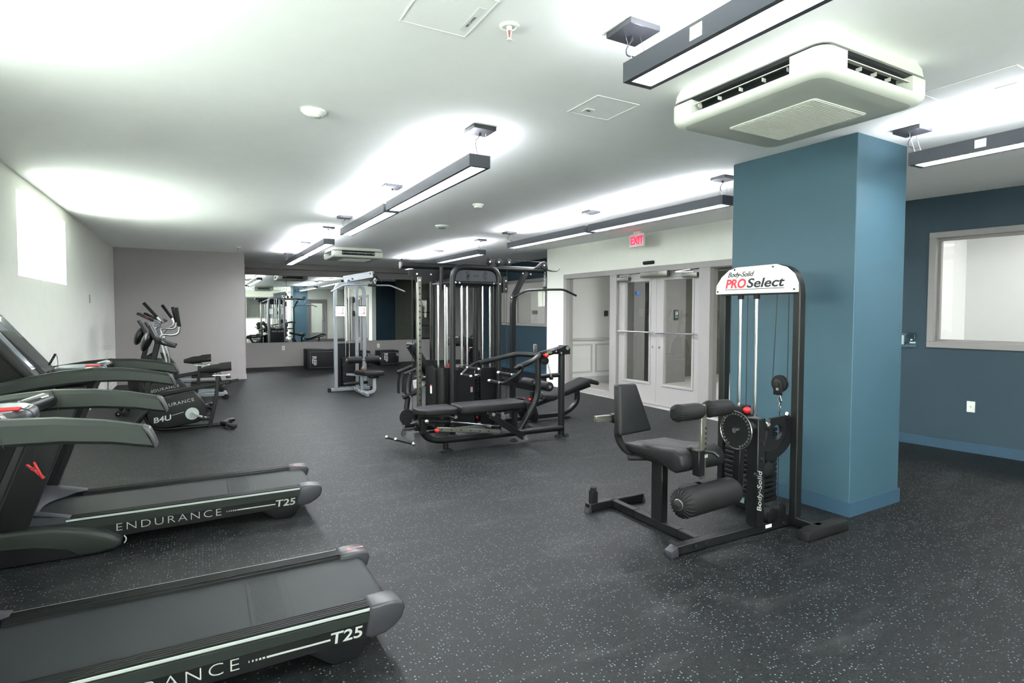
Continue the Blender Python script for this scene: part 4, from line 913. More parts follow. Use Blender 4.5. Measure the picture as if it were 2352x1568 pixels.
# ------------------------------------------------------------ silver lat pulldown machine
def make_silver():
    cy = 10.76
    t = thing('lat_pulldown_machine', (2.48, cy, 0), 'silver lat pulldown machine with black leg rollers in front of the mirrors', 'lat pulldown machine')
    MB().rtube([(2.22, cy, 0.05), (2.22, cy, 2.0), (2.75, cy, 2.0), (2.75, cy, 0.05)], 0.06, 0.07, 0.17).build('frame_arch', 'silver', t)
    MB().rbar((2.10, cy+0.02, 0.035), (2.88, cy+0.02, 0.035), 0.07, 0.055, bev=0.006).build('base_crossbar', 'silver', t)
    for x in (2.105, 2.875): MB().box((x-0.025, cy-0.03, 0.0), (x+0.025, cy+0.07, 0.07), 0.01).build('base_end_cap', 'rubber', t)
    MB().rbar((2.56, cy+0.6, 0.04), (2.56, cy-0.95, 0.04), 0.055, 0.06, bev=0.006).build('base_spine', 'silver', t)
    for y in (cy-0.12, cy-0.45, cy-0.62): MB().box((2.548, y-0.03, 0.045), (2.53, y+0.03, 0.065)).build('spine_sticker', 'white', t, smooth=False)
    MB().rbar((2.6, cy-0.03, 0.06), (2.6, cy-0.03, 2.05), 0.06, 0.055, up=(0, 1, 0), bev=0.004).build('centre_mast', 'silver', t)
    # top arm runs forward over the seat
    MB().rbar((2.40, cy+0.05, 2.08), (2.84, cy-0.35, 2.17), 0.07, 0.12, bev=0.004).build('top_arm', 'silver', t)
    MB().box((2.42, cy-0.05, 1.92), (2.68, cy-0.02, 2.06), 0.003, 1).build('top_gusset', 'silver', t)
    for p in ((2.455, cy-0.062, 2.06), (2.51, cy-0.11, 2.09), (2.44, cy-0.07, 1.97), (2.60, cy-0.07, 1.99), (2.78, cy-0.34, 2.18)): MB().cyl(p, (p[0]-0.006, p[1]-0.014, p[2]), 0.014, 8).build('frame_bolt', 'ink', t)
    MB().cyl((2.84, cy-0.39, 2.13), (2.87, cy-0.36, 2.13), 0.05, 18).build('top_pulley', 'rubber', t)
    for x, z in ((2.53, 1.70), (2.53, 1.45)): MB().cyl((x-0.015, cy-0.1, z), (x+0.015, cy-0.1, z), 0.055, 18).build('cable_pulley', 'rubber', t)
    for x in (2.42, 2.49): MB().cyl((x, cy+0.09, 0.12), (x, cy+0.09, 1.96), 0.011, 10).build('guide_rod', 'chrome', t)
    for x, y, a, b in ((2.525, cy-0.08, 0.7, 1.72), (2.50, cy+0.09, 0.66, 1.95), (2.555, cy-0.08, 0.2, 1.45)): MB().cyl((x, y, a), (x, y, b), 0.003, 6).build('cable', 'ink', t)
    for k in range(14): MB().box((2.345, cy+0.02, 0.115+k*0.036), (2.545, cy+0.15, 0.147+k*0.036), 0.003, 1).build('weight_plate', 'black', t)
    MB().box((2.26, cy+0.17, 0.07), (2.71, cy+0.185, 0.885)).build('stack_shroud', 'black2', t, smooth=False)
    MB().box((2.26, cy+0.0, 0.07), (2.275, cy+0.17, 0.885)).build('shroud_side', 'black2', t, smooth=False)
    text('Body-Solid', 0.09, (2.70, cy+0.188, 0.76), (-1, 0, 0), (0, 0, 1), 'shroud_lettering', 'letter', t, shear=0.25)
    for x0, x1 in ((2.215, 2.38), (2.635, 2.775)):
        p = MB().box((x0, cy-0.05, 1.40), (x1, cy-0.045, 1.595), 0.001, 1).build('instruction_placard', 'white', t, smooth=False)
        MB().box((x0, cy-0.052, 1.583), (x1, cy-0.0505, 1.597)).build('placard_header', 'ink', p, smooth=False)
        pr_ = MB()
        for k in range(6): pr_.box((x0+0.015, cy-0.052, 1.56-k*0.011), (x0+0.075, cy-0.0505, 1.563-k*0.011))
        for k in range(3): pr_.box((x1-0.045, cy-0.052, 1.53-k*0.035), (x1-0.025, cy-0.0505, 1.55-k*0.035))
        pr_.build('placard_print', 'piping', p, smooth=False)
        MB().box((x0+0.055, cy-0.052, 1.44), (x0+0.07, cy-0.0505, 1.455)).box((x1-0.06, cy-0.052, 1.44), (x1-0.02, cy-0.0505, 1.455)).build('placard_red', 'redink', p, smooth=False)
    # hanging bar
    y = 10.35
    lb = MB().tube([(2.06, y, 1.835), (2.30, y, 1.96), (2.60, y, 1.965), (2.80, y, 1.965), (3.13, y, 1.97), (3.41, y, 1.86)], 0.0135, 0.06, n=10).build('lat_bar', 'silver', t)
    MB().cyl((2.72, y, 1.965), (2.87, y, 1.965), 0.024, 12).build('bar_swivel', 'ink', lb)
    MB().tube([(2.85, y, 2.10), (2.83, y, 2.06), (2.84, y, 2.0), (2.86, y, 2.0), (2.87, y, 2.06), (2.85, y, 2.10)], 0.005, n=6).build('carabiner', 'chrome', lb)
    for s in (-1, 1): MB().rbar((2.86, y-0.02, 2.14), (2.86+s*0.11, y-0.02, 2.03), 0.008, 0.025).build('bar_hook', 'ink', t)
    MB().cyl((2.455, cy-0.05, 0.74), (2.455, cy-0.05, 0.62), 0.012, 8).build('stack_connector', 'chrome', t)
    MB().tube([(2.585, cy-0.12, 0.66), (2.565, cy-0.12, 0.70), (2.585, cy-0.12, 0.76), (2.605, cy-0.12, 0.70), (2.585, cy-0.12, 0.66)], 0.005, n=6).build('low_carabiner', 'chrome', t)
    # rollers
    y = 10.3
    for a, b in ((2.33, 2.58), (2.65, 2.90)):
        MB().cyl((a, y, 0.615), (b, y, 0.615), 0.063, 22, bev=0.012).build('thigh_roller', 'foam', t)
    for a in (2.305, 2.905): MB().cyl((a, y, 0.615), (a+0.025, y, 0.615), 0.03, 16).build('roller_cap', 'chrome', t)
    MB().cyl((2.32, y, 0.615), (2.92, y, 0.615), 0.014, 10).build('roller_axle', 'chrome', t)
    MB().rbar((2.615, y, 0.60), (2.615, y, 0.30), 0.045, 0.045, up=(0, 1, 0)).build('roller_post', 'silver', t)
    MB().box((2.585, y-0.05, 0.42), (2.645, y+0.03, 0.50), 0.006).build('roller_post_collar', 'steel', t)
    MB().cyl((2.56, y-0.03, 0.46), (2.585, y-0.03, 0.46), 0.02, 12).build('pull_pin', 'red', t)
    MB().prism([(2.47, 10.45), (2.60, 10.48), (2.88, 10.34), (2.93, 10.05), (2.80, 10.0), (2.58, 10.12)], 'z', 0.335, 0.415, 0.02, 3).build('seat_pad', 'vinyl', t)
    MB().box((2.68, 10.08, 0.29), (2.84, 10.3, 0.335), 0.01).build('seat_bracket', 'black2', t)
    MB().rbar((2.58, 10.30, 0.06), (2.58, 10.30, 0.34), 0.05, 0.06, up=(0, 1, 0)).build('seat_post', 'silver', t)
    MB().rtube([(2.76, 10.16, 0.33), (2.76, 10.10, 0.05), (2.60, 10.12, 0.035), (2.56, 10.4, 0.04)], 0.055, 0.08, 0.12).build('curved_leg', 'silver', t)
    MB().cyl((2.28, 10.42, 0.17), (2.72, 10.42, 0.19), 0.03, 14, bev=0.008).build('foot_roller', 'foam', t)
    MB().rbar((2.38, 10.6, 0.33), (2.58, 10.33, 0.33), 0.03, 0.04).build('stack_brace', 'silver', t)
    return t
make_silver()

# ------------------------------------------------------------ plyometric boxes
def plyo(x0, x1, y0, y1, h, num, label, rep=True):
    t = thing('plyo_box', ((x0+x1)/2, (y0+y1)/2, 0), label, 'plyometric box', 'black padded boxes on the alcove floor')
    MB().box((x0, y0, 0), (x1, y1, h), 0.012, 2).build('box_body', 'plyo', t)
    p = MB(); e = 0.035
    for a, b in (((x0+e*2, h-e-0.02), (x1-0.02, h-e-0.02)), ((x0+e*2, 0.045), (x1-0.02, 0.045))): p.rbar((a[0], y0-0.002, a[1]), (b[0], y0-0.002, b[1]), 0.004, 0.005)
    for x in (x0+e*2, x1-0.02): p.rbar((x, y0-0.002, 0.045), (x, y0-0.002, h-e-0.02), 0.004, 0.005, up=(0, 1, 0))
    p.build('piping', 'piping', t)
    if rep:
        text('REP', 0.145, (x0+0.12, y0-0.003, 0.345), (0, 0, -1), (1, 0, 0), 'box_lettering', 'letter', t, bold=0.006)
    if num: text(num, 0.09, (x1-0.075, y0-0.003, h-0.06), (0, 0, -1), (1, 0, 0), 'height_number', 'letter', t, bold=0.003)
    MB().box((x0+0.02, y0+0.05, h), (x1-0.02, y0+0.06, h+0.004)).build('lid_seam', 'ink', t, smooth=False)
    return t
plyo(2.43, 3.19, 15.2, 15.81, 0.51, None, 'large black padded box lettered along its left edge, left of the silver machine')
plyo(3.40, 4.10, 15.4, 15.9, 0.42, '24', 'black box mostly hidden behind the silver machine')
plyo(4.39, 4.93, 15.5, 16.0, 0.405, '20', 'small black box numbered 20, right of the silver machine')

# ------------------------------------------------------------ black multi-station gym
def make_multigym():
    t = thing('multi_station_gym', (3.0, 6.3, 0), 'large black multi-station gym with three weight stacks and a flat bench in front', 'multi gym')
    r = 0.036
    def foot(x, y, rr=0.055, z=0.03):
        MB().lathe((x, y, 0), [(rr, 0), (rr, 0.008), (rr*0.7, 0.02), (0.025, 0.024), (0.022, z)]).build('foot_disc', 'rubber', t)
    # front arch with name plate
    MB().tube([(2.64, 6.24, 0.02), (2.64, 6.24, 2.015), (3.255, 6.24, 2.015), (3.255, 6.24, 0.02)], r, 0.16, n=18).build('front_arch', 'black', t)
    foot(2.64, 6.24); foot(3.255, 6.24)
    pl = MB().prism([(2.66, 1.84), (3.235, 1.84), (3.235, 1.90), (3.21, 1.95), (3.16, 1.99), (2.735, 1.99), (2.685, 1.95), (2.66, 1.90)], 'y', 6.235, 6.243).build('name_plate', 'plategrey', t, smooth=False)
    em = MB()
    for s, c in ((-1, 2.86), (1, 3.045)):
        for a0, a1 in ((0.35, 1.25), (-1.25, -0.35)):
            pts = [(c+s*(0.055*math.cos(a0+(a1-a0)*k/6)), 1.915+0.058*math.sin(a0+(a1-a0)*k/6)) for k in range(7)]
            pts += [(c+s*(0.036*math.cos(a1+(a0-a1)*k/6)), 1.915+0.040*math.sin(a1+(a0-a1)*k/6)) for k in range(7)]
            em.prism(pts, 'y', 6.2325, 6.2345)
    em.build('logo_arcs', 'ink', pl, smooth=False)
    text('M', 0.085, (2.815, 6.2335, 1.885), (1, 0, 0), (0, 0, 1), 'logo_letter', 'ink', pl, bold=0.002, sx=0.7)
    text('D', 0.085, (3.035, 6.2335, 1.885), (1, 0, 0), (0, 0, 1), 'logo_letter', 'ink', pl, bold=0.002, sx=0.7)
    text('AAT', 0.042, (2.91, 6.2335, 1.90), (1, 0, 0), (0, 0, 1), 'logo_small_letters', 'ink', pl, bold=0.001, sx=0.95)
    MB().tube([(2.64, 6.24, 1.825), (3.255, 6.24, 1.825)], 0.022, n=14).build('arch_crossbar', 'black', t)
    for p in ((2.665, 6.20, 1.827), (2.72, 6.215, 1.825), (3.175, 6.215, 1.825), (3.255, 6.20, 1.822)): MB().cyl(p, (p[0], p[1]+0.03, p[2]), 0.012, 10).build('frame_bolt', 'bolt', t)
    # rear arch
    MB().tube([(2.64, 6.9, 0.02), (2.64, 6.9, 1.97)], r, n=16).build('rear_post', 'black', t)
    MB().tube([(3.25, 6.9, 0.02), (3.25, 6.9, 1.97)], r, n=16).build('rear_post', 'black', t)
    MB().tube([(3.235, 6.34, 0.02), (3.235, 6.34, 1.83)], 0.03, n=16).build('inner_post', 'black2', t)
    for x, y in ((2.64, 6.9), (3.25, 6.9)): foot(x, y)
    MB().tube([(2.64, 6.9, 1.95), (3.25, 6.9, 1.95)], 0.03, n=12).tube([(2.64, 6.24, 1.825), (2.64, 6.9, 1.825)], 0.022, n=12).tube([(3.25, 6.24, 1.825), (3.25, 6.9, 1.825)], 0.022, n=12).build('top_frame', 'black', t)
    MB().box((2.70, 6.30, 1.80), (3.20, 6.86, 1.825), 0.004).build('rod_top_plate', 'black2', t)
    MB().tube([(2.64, 6.24, 0.07), (2.64, 6.9, 0.07)], 0.03).tube([(3.25, 6.24, 0.07), (3.25, 6.9, 0.07)], 0.03).build('floor_frame', 'black', t)
    # top beam with plates and pulleys
    MB().tube([(2.13, 6.6, 2.035), (4.13, 6.6, 2.045)], 0.04, n=16).build('top_beam', 'black', t)
    MB().cyl((2.115, 6.6, 2.035), (2.13, 6.6, 2.035), 0.043, 16).build('beam_end_cap', 'steel', t)
    MB().prism([(2.22, 1.99), (2.76, 1.99), (2.76, 1.90), (2.62, 1.86), (2.52, 1.86), (2.46, 1.82), (2.34, 1.81), (2.28, 1.88), (2.22, 1.92)], 'y', 6.585, 6.597).build('beam_gusset', 'black2', t, smooth=False)
    MB().cyl((2.62, 6.55, 2.03), (2.62, 6.55, 1.75), 0.028, 14).build('beam_strut', 'black', t)
    for x in (2.32, 2.50): MB().cyl((x, 6.575, 1.935), (x, 6.59, 1.935), 0.012, 10).build('gusset_bolt', 'bolt', t)
    for x, z in ((3.30, 2.125), (3.43, 2.125), (3.58, 2.13)):
        w_ = MB().cyl((x, 6.575, z), (x, 6.60, z), 0.046, 24, bev=0.005).build('beam_pulley', 'black', t)
        MB().cyl((x, 6.565, z), (x, 6.575, z), 0.012, 10).build('pulley_bolt', 'bolt', w_)
    w_ = MB().prism([(3.95, 2.06), (4.07, 2.155), (4.12, 2.165), (4.16, 2.14), (4.17, 2.06)], 'y', 6.55, 6.57, 0.004).build('end_pulley_guard', 'black', t)
    MB().cyl((4.10, 6.54, 2.11), (4.10, 6.6, 2.11), 0.045, 20).build('end_pulley', 'black2', w_)
    MB().cyl((4.10, 6.53, 2.11), (4.10, 6.54, 2.11), 0.014, 10).build('pulley_bolt', 'bolt', w_)
    MB().cyl((3.3, 6.59, 2.17), (4.09, 6.59, 2.155), 0.003, 6).build('cable', 'ink', t)
    MB().tube([(4.10, 6.5, 2.05), (4.2, 6.5, 2.03), (4.27, 6.47, 2.03), (4.30, 6.46, 2.07)], 0, 0.03, sect=[(-0.03, -0.004), (0.03, -0.004), (0.03, 0.004), (-0.03, 0.004)]).build('bar_holder', 'black', t)
    # lat tower
    MB().rtube([(3.655, 6.6, 0.03), (3.655, 6.6, 1.66), (3.85, 6.6, 2.01)], 0.062, 0.072, 0.10).build('lat_tower', 'black', t)
    foot(3.655, 6.6)
    for x, z in ((3.78, 1.99), (3.90, 1.985)): MB().cyl((x, 6.55, z), (x, 6.56, z), 0.012, 10).build('tower_bolt', 'bolt', t)
    lb = MB().tube([(3.60, 6.55, 1.665), (3.84, 6.55, 1.768), (4.12, 6.55, 1.785), (4.43, 6.55, 1.792), (4.64, 6.55, 1.71)], 0.0155, 0.06, n=12).build('lat_bar', 'black', t)
    MB().cyl((3.595, 6.55, 1.662), (3.61, 6.55, 1.669), 0.018, 10).build('bar_end', 'bolt', lb)
    MB().box((4.10, 6.535, 1.79), (4.14, 6.565, 1.83), 0.008).build('bar_eye', 'black2', lb)
    ch = MB()
    for k in range(9): ch.ring((4.12, 6.55, 2.03-k*0.024), 0.013, 0.0035, 'x' if k % 2 else 'y', 10, 5)
    ch.build('bar_chain', 'chrome', lb)
    # small double pulley at the arch
    w_ = MB().tube([(3.36, 6.3, 1.92), (3.36, 6.3, 1.72)], 0.048, n=18).build('side_pulley_guard', 'black2', t)
    w_.location = (0, 0, 0)
    for z in (1.865, 1.765): MB().cyl((3.36, 6.245, z), (3.36, 6.255, z), 0.012, 10).build('pulley_bolt', 'bolt', t)
    MB().cyl((3.40, 6.3, 0.12), (3.40, 6.3, 2.0), 0.003, 6).build('cable', 'ink', t)
    # perforated adjustment column on the left
    c = MB().box((2.325, 6.575, 0.32), (2.378, 6.625, 1.90), 0.004).build('adjustment_column', 'steel', t)
    hl = MB()
    for k in range(20): hl.cyl((2.352, 6.572, 0.40+k*0.072), (2.352, 6.5755, 0.40+k*0.072), 0.011, 10)
    hl.build('peg_holes', 'ink', c, smooth=False)
    MB().cyl((2.352, 6.565, 1.86), (2.352, 6.575, 1.86), 0.013, 10).build('column_bolt', 'bolt', c)
    MB().rbar((2.35, 6.6, 0.32), (2.35, 6.6, 0.03), 0.06, 0.06, up=(0, 1, 0)).build('column_base', 'black', t)
    MB().cyl((2.26, 6.58, 0.12), (2.26, 6.58, 2.0), 0.003, 6).build('cable', 'ink', t)
    MB().rbar((2.3, 6.62, 0.05), (2.64, 6.62, 0.05), 0.06, 0.05).build('column_floor_bar', 'black', t)
    # guide rods
    for x, y in ((2.53, 6.42), (2.61, 6.40), (2.80, 6.80), (2.832, 6.40), (2.93, 6.46), (3.114, 6.40), (3.215, 6.40), (3.0, 6.8)):
        MB().cyl((x, y, 0.10), (x, y, 1.80), 0.013, 12).build('guide_rod', 'chrome', t)
    for x, y in ((2.56, 6.6), (2.70, 6.45), (2.88, 6.43), (3.17, 6.5)): MB().cyl((x, y, 0.8), (x, y, 1.8), 0.003, 6).build('cable', 'ink', t)
    for x, y in ((2.66, 6.42), (2.85, 6.44)): MB().cyl((x, y, 0.81), (x, y, 0.85), 0.014, 10).build('stack_pin_cap', 'red', t)
    # shrouds and stacks
    def shroud(x0, x1, y, z0, z1, name='stack_shroud', m='black'):
        pts = [(x0, z0), (x1, z0), (x1, z1-0.03), (x1-0.03, z1), (x0+0.03, z1), (x0, z1-0.03)]
        return MB().prism(pts, 'y', y, y+0.012, 0.003, 1).build(name, m, t)
    MB().quadgrid([[(2.47+0.19*u/8, 6.36-0.05*math.sin(PI*u/8), 0.09) for u in range(9)], [(2.47+0.19*u/8, 6.36-0.05*math.sin(PI*u/8), 0.81) for u in range(9)]], 0.008).build('stack_shroud', 'black', t)
    MB().box((2.68, 6.29, 0.09), (2.725, 6.50, 0.80), 0.015, 3).build('shroud_corner', 'black', t)
    s1 = shroud(2.72, 2.955, 6.30, 0.09, 0.80, m='black2')
    MB().box((2.90, 6.297, 0.50), (2.93, 6.2995, 0.565)).build('warning_label', 'piping', s1, smooth=False)
    MB().box((2.90, 6.2965, 0.556), (2.93, 6.299, 0.567)).build('label_header', 'redink', s1, smooth=False)
    shroud(3.04, 3.30, 6.30, 0.09, 0.795, m='black2')
    s2 = MB().prism([(2.52, 0.1), (2.66, 0.1), (2.70, 0.62), (2.66, 0.86), (2.54, 0.87)], 'y', 6.84, 6.852).build('rear_shroud', 'black', t, smooth=False)
    s3 = MB().prism([(6.30, 0.1), (6.62, 0.1), (6.62, 0.80), (6.40, 0.84), (6.30, 0.79)], 'x', 2.44, 2.452).build('side_shroud', 'black', t, smooth=False)
    MB().box((2.4365, 6.40, 0.50), (2.4395, 6.45, 0.60)).build('warning_label', 'white', s3, smooth=False)
    MB().box((2.436, 6.40, 0.59), (2.439, 6.45, 0.605)).build('label_header', 'redink', s3, smooth=False)
    MB().cyl((2.83, 6.55, 0.795), (2.83, 6.55, 0.815), 0.115, 24).build('stack_lid', 'steel', t)
    for k in range(20):
        p = MB().box((2.90, 6.37, 0.105+k*0.029), (3.12, 6.47, 0.130+k*0.029), 0.003, 1).build('weight_plate', 'black2', t)
        MB().box((2.975, 6.368, 0.112+k*0.029), (2.985, 6.3705, 0.124+k*0.029)).box((3.03, 6.368, 0.112+k*0.029), (3.04, 6.3705, 0.124+k*0.029)).build('plate_mark', 'steel', p, smooth=False)
    MB().box((2.60, 6.50, 0.10), (2.80, 6.62, 0.72), 0.004).build('rear_weight_stack', 'black2', t)
    MB().cyl((2.985, 6.36, 0.72), (2.985, 6.36, 0.80), 0.009, 8).cyl((2.985, 6.355, 0.70), (3.05, 6.355, 0.70), 0.008, 8).build('stack_selector', 'chrome', t)
    MB().ball((3.02, 6.36, 0.17), 0.018).build('selector_pin', 'red', t)
    # bench station in front
    MB().tube([(1.975, 5.6, 0.335), (2.07, 5.6, 0.16), (2.20, 5.6, 0.118), (2.6, 5.6, 0.112), (3.77, 5.6, 0.105)], 0.036, 0.10, n=16).build('bench_base_tube', 'black', t)
    MB().cyl((1.966, 5.6, 0.35), (1.978, 5.6, 0.33), 0.037, 16).build('tube_end_cap', 'cap', t)
    MB().lathe((2.28, 5.58, 0), [(0.075, 0), (0.075, 0.01), (0.055, 0.025), (0.03, 0.03), (0.028, 0.09)], 24).build('foot_disc', 'rubber', t)
    foot(3.15, 5.66, 0.05); foot(3.72, 5.62, 0.04); foot(3.83, 5.60, 0.04)
    MB().prism([(1.95, 5.52), (2.02, 5.44), (2.30, 5.42), (2.37, 5.46), (2.37, 5.74), (2.30, 5.77), (2.05, 5.76), (1.95, 5.68)], 'z', 0.415, 0.478, 0.018, 3).build('seat_pad', 'vinyl', t)
    MB().prism([(2.40, 5.44), (2.44, 5.42), (3.16, 5.44), (3.2, 5.48), (3.2, 5.72), (3.16, 5.76), (2.44, 5.77), (2.40, 5.74)], 'z', 0.405, 0.485, 0.018, 3).build('back_pad', 'vinyl', t)
    MB().rbar((1.98, 5.6, 0.385), (3.20, 5.6, 0.375), 0.05, 0.04, bev=0.004).build('pad_rail', 'black', t)
    for x, z in ((2.33, 0.385), (2.77, 0.375), (2.88, 0.375)): MB().cyl((x, 5.42, z), (x, 5.57, z), 0.02 if x > 2.5 else 0.018, 14).build('pivot_bolt', 'bolt', t)
    MB().cyl((2.90, 5.45, 0.375), (3.03, 5.50, 0.378), 0.016, 10).build('adjust_handle', 'foam', t)
    a = MB().rbar((2.14, 5.47, 0.27), (2.87, 5.47, 0.175), 0.035, 0.045, bev=0.004).build('slide_bar', 'steel', t)
    hb = MB()
    for k in range(6): 
        u = 0.06+k*0.15; hb.cyl((2.14+0.73*u, 5.449, 0.27-0.095*u), (2.14+0.73*u, 5.4525, 0.27-0.095*u), 0.008, 8)
    hb.build('slide_holes', 'ink', a, smooth=False)
    MB().ball((2.12, 5.42, 0.265), 0.025).cyl((2.12, 5.42, 0.265), (2.12, 5.47, 0.265), 0.012, 10).build('pull_knob', 'red', t)
    MB().cyl((2.06, 5.5, 0.355), (2.30, 5.5, 0.33), 0.019, 12).build('strut_sleeve', 'rubber', t)
    MB().cyl((2.28, 5.5, 0.332), (2.88, 5.5, 0.225), 0.010, 10).build('gas_strut', 'chrome', t)
    MB().ball((2.03, 5.47, 0.36), 0.024).build('strut_joint', 'bolt', t)
    MB().rbar((2.02, 5.55, 0.38), (2.02, 5.55, 0.22), 0.05, 0.05, up=(0, 1, 0)).build('front_post', 'black2', t)
    MB().rbar((2.74, 5.44, 0.37), (3.16, 5.44, 0.085), 0.012, 0.07, bev=0.004).build('brace_bar', 'black2', t)
    MB().cyl((3.165, 5.41, 0.08), (3.165, 5.46, 0.08), 0.022, 14).build('brace_bolt', 'bolt', t)
    MB().rbar((3.13, 5.6, 0.36), (3.13, 5.6, 0.10), 0.05, 0.05, up=(0, 1, 0)).build('seat_post', 'black', t)
    d = MB().prism([(1.90+0.075*math.cos(2*PI*k/24), 0.375+0.085*math.sin(2*PI*k/24)) for k in range(3, 24)] + [(1.98, 0.32), (2.04, 0.32), (2.04, 0.43)], 'y', 5.72, 5.732).build('low_pulley_guard', 'black2', t, smooth=False)
    MB().cyl((1.90, 5.735, 0.375), (1.90, 5.765, 0.375), 0.062, 20).build('low_pulley', 'black2', d)
    for x, z in ((1.985, 0.40), (1.965, 0.335)): MB().cyl((x, 5.71, z), (x, 5.72, z), 0.011, 10).build('guard_bolt', 'bolt', d)
    cb = MB()
    cb.tube([(1.885, 5.74, 0.30), (1.865, 5.745, 0.24), (1.85, 5.75, 0.19), (1.875, 5.75, 0.15), (1.89, 5.75, 0.20), (1.885, 5.74, 0.30)], 0.006, n=6)
    cb.build('low_carabiner', 'chrome', t)
    hn = MB().cyl((1.76, 5.95, 0.13), (1.94, 5.64, 0.105), 0.014, 14).build('row_handle', 'black2', t)
    for p in ((1.755, 5.958, 0.131), (1.82, 5.845, 0.122), (1.945, 5.632, 0.104)): MB().ball(p, 0.021).build('handle_knob', 'chrome', hn)
    # right frame and press arms
    MB().tube([(3.775, 5.62, 0.02), (3.775, 5.62, 1.04)], 0.04, n=16).build('press_post', 'black', t)
    b = MB().prism([(3.70, 0.98), (3.86, 0.98), (3.86, 1.05), (3.83, 1.085), (3.78, 1.085), (3.74, 1.06), (3.70, 1.05)], 'y', 5.565, 5.577).prism([(3.70, 0.98), (3.86, 0.98), (3.86, 1.05), (3.83, 1.085), (3.78, 1.085), (3.74, 1.06), (3.70, 1.05)], 'y', 5.665, 5.677).build('pivot_bracket', 'black2', t, smooth=False)
    MB().cyl((3.815, 5.55, 1.055), (3.815, 5.69, 1.055), 0.022, 14).cyl((3.73, 5.555, 1.0), (3.73, 5.567, 1.0), 0.012, 10).build('pivot_pin', 'bolt', b)
    MB().rbar((3.82, 5.62, 1.055), (3.40, 5.62, 0.965), 0.07, 0.07, bev=0.02).build('press_beam', 'black', t)
    MB().box((3.55, 5.575, 0.995), (3.61, 5.5835, 1.02)).build('size_label', 'green', t, smooth=False)
    MB().cyl((3.67, 5.57, 1.02), (3.67, 5.58, 1.02), 0.012, 10).build('beam_bolt', 'bolt', t)
    MB().rbar((3.47, 5.72, 0.96), (3.47, 5.72, 1.10), 0.05, 0.02, up=(0, 1, 0)).cyl((3.47, 5.70, 1.05), (3.47, 5.735, 1.05), 0.01, 8).build('adjust_plate', 'steel', t)
    MB().ball((3.50, 5.52, 0.98), 0.028).cyl((3.50, 5.52, 0.98), (3.50, 5.60, 0.98), 0.012, 10).build('pull_knob', 'red', t)
    w_ = MB().cyl((3.51, 5.55, 0.915), (3.51, 5.585, 0.915), 0.045, 20, bev=0.006).build('press_pulley', 'black2', t)
    ch = MB()
    for k in range(10): ch.ring((3.545+k*0.0055, 5.57, 0.90-k*0.018), 0.010, 0.003, 'x' if k % 2 else 'y', 8, 5)
    ch.build('press_chain', 'chrome', t)
    MB().box((3.58, 5.55, 0.69), (3.62, 5.59, 0.73), 0.01).build('chain_anchor', 'black2', t)
    MB().tube([(3.43, 5.62, 0.73), (3.775, 5.62, 0.735)], 0.026, n=12).build('press_crossbar', 'black', t)
    MB().tube([(3.45, 5.62, 0.96), (3.45, 5.62, 0.48), (3.20, 5.62, 0.12)], 0.034, 0.14, n=14).build('press_brace', 'black', t)
    for z in (0.66, 0.54): MB().cyl((3.485, 5.60, z), (3.495, 5.60, z), 0.012, 10).build('brace_bolt', 'bolt', t)
    fa = MB().tube([(3.46, 5.62, 0.98), (3.40, 5.80, 0.975), (3.33, 5.9, 0.98), (3.12, 5.9, 0.945), (2.82, 5.9, 0.89)], 0.029, 0.08, n=14).build('press_arm', 'black', t)
    MB().tube([(2.84, 5.9, 0.905), (2.79, 5.9, 0.90), (2.69, 5.9, 0.845), (2.61, 5.9, 0.77)], 0.018, 0.04, n=10).build('grip_fork', 'black', fa)
    for a_, b_ in (((2.68, 5.9, 0.845), (2.80, 5.86, 0.822)), ((2.61, 5.9, 0.77), (2.70, 5.86, 0.745))):
        g = MB().cyl(a_, b_, 0.019, 12).build('hand_grip', 'foam', fa)
        MB().ball(b_, 0.023).build('grip_end', 'chrome', fa); MB().ball(a_, 0.019).build('grip_end', 'chrome', fa)
    na = MB().tube([(3.46, 5.62, 0.98), (3.32, 5.42, 0.975), (3.20, 5.35, 0.935), (3.02, 5.35, 0.875)], 0.029, 0.08, n=14).build('press_arm', 'black', t)
    MB().tube([(2.99, 5.35, 0.87), (3.04, 5.32, 0.90), (3.07, 5.32, 0.87), (3.04, 5.34, 0.82), (2.93, 5.35, 0.755), (2.84, 5.35, 0.715), (2.79, 5.35, 0.725)], 0.018, 0.04, n=10).build('grip_fork', 'black', na)
    for a_, b_ in (((2.80, 5.37, 0.83), (2.94, 5.35, 0.80)), ((2.69, 5.37, 0.75), (2.79, 5.35, 0.725))):
        MB().cyl(a_, b_, 0.019, 12).build('hand_grip', 'foam', na); MB().ball(a_, 0.02).build('grip_end', 'chrome', na); MB().ball(b_, 0.02).build('grip_end', 'chrome', na)
    # lat seat on the right
    MB().rbar((3.46, 6.6, 0.575), (4.08, 6.6, 0.425), 0.06, 0.085, bev=0.004).build('thigh_bar', 'black', t)
    for a_, b_ in ((6.27, 6.56), (6.66, 6.94)): MB().cyl((4.03, a_, 0.50), (4.03, b_, 0.50), 0.062, 22, bev=0.008).build('thigh_roller', 'foam', t)
    MB().cyl((4.03, 6.26, 0.50), (4.03, 6.95, 0.50), 0.022, 12).build('roller_axle', 'bolt', t)
    MB().prism([(4.04, 0.30), (4.22, 0.27), (4.84, 0.475), (4.98, 0.44), (5.0, 0.47), (4.97, 0.505), (4.84, 0.54), (4.26, 0.35), (4.08, 0.37)], 'y', 6.46, 6.76, 0.018, 3).build('seat_pad', 'vinyl', t)
    MB().rbar((3.95, 6.6, 0.20), (4.92, 6.6, 0.43), 0.05, 0.04).build('seat_rail', 'black', t)
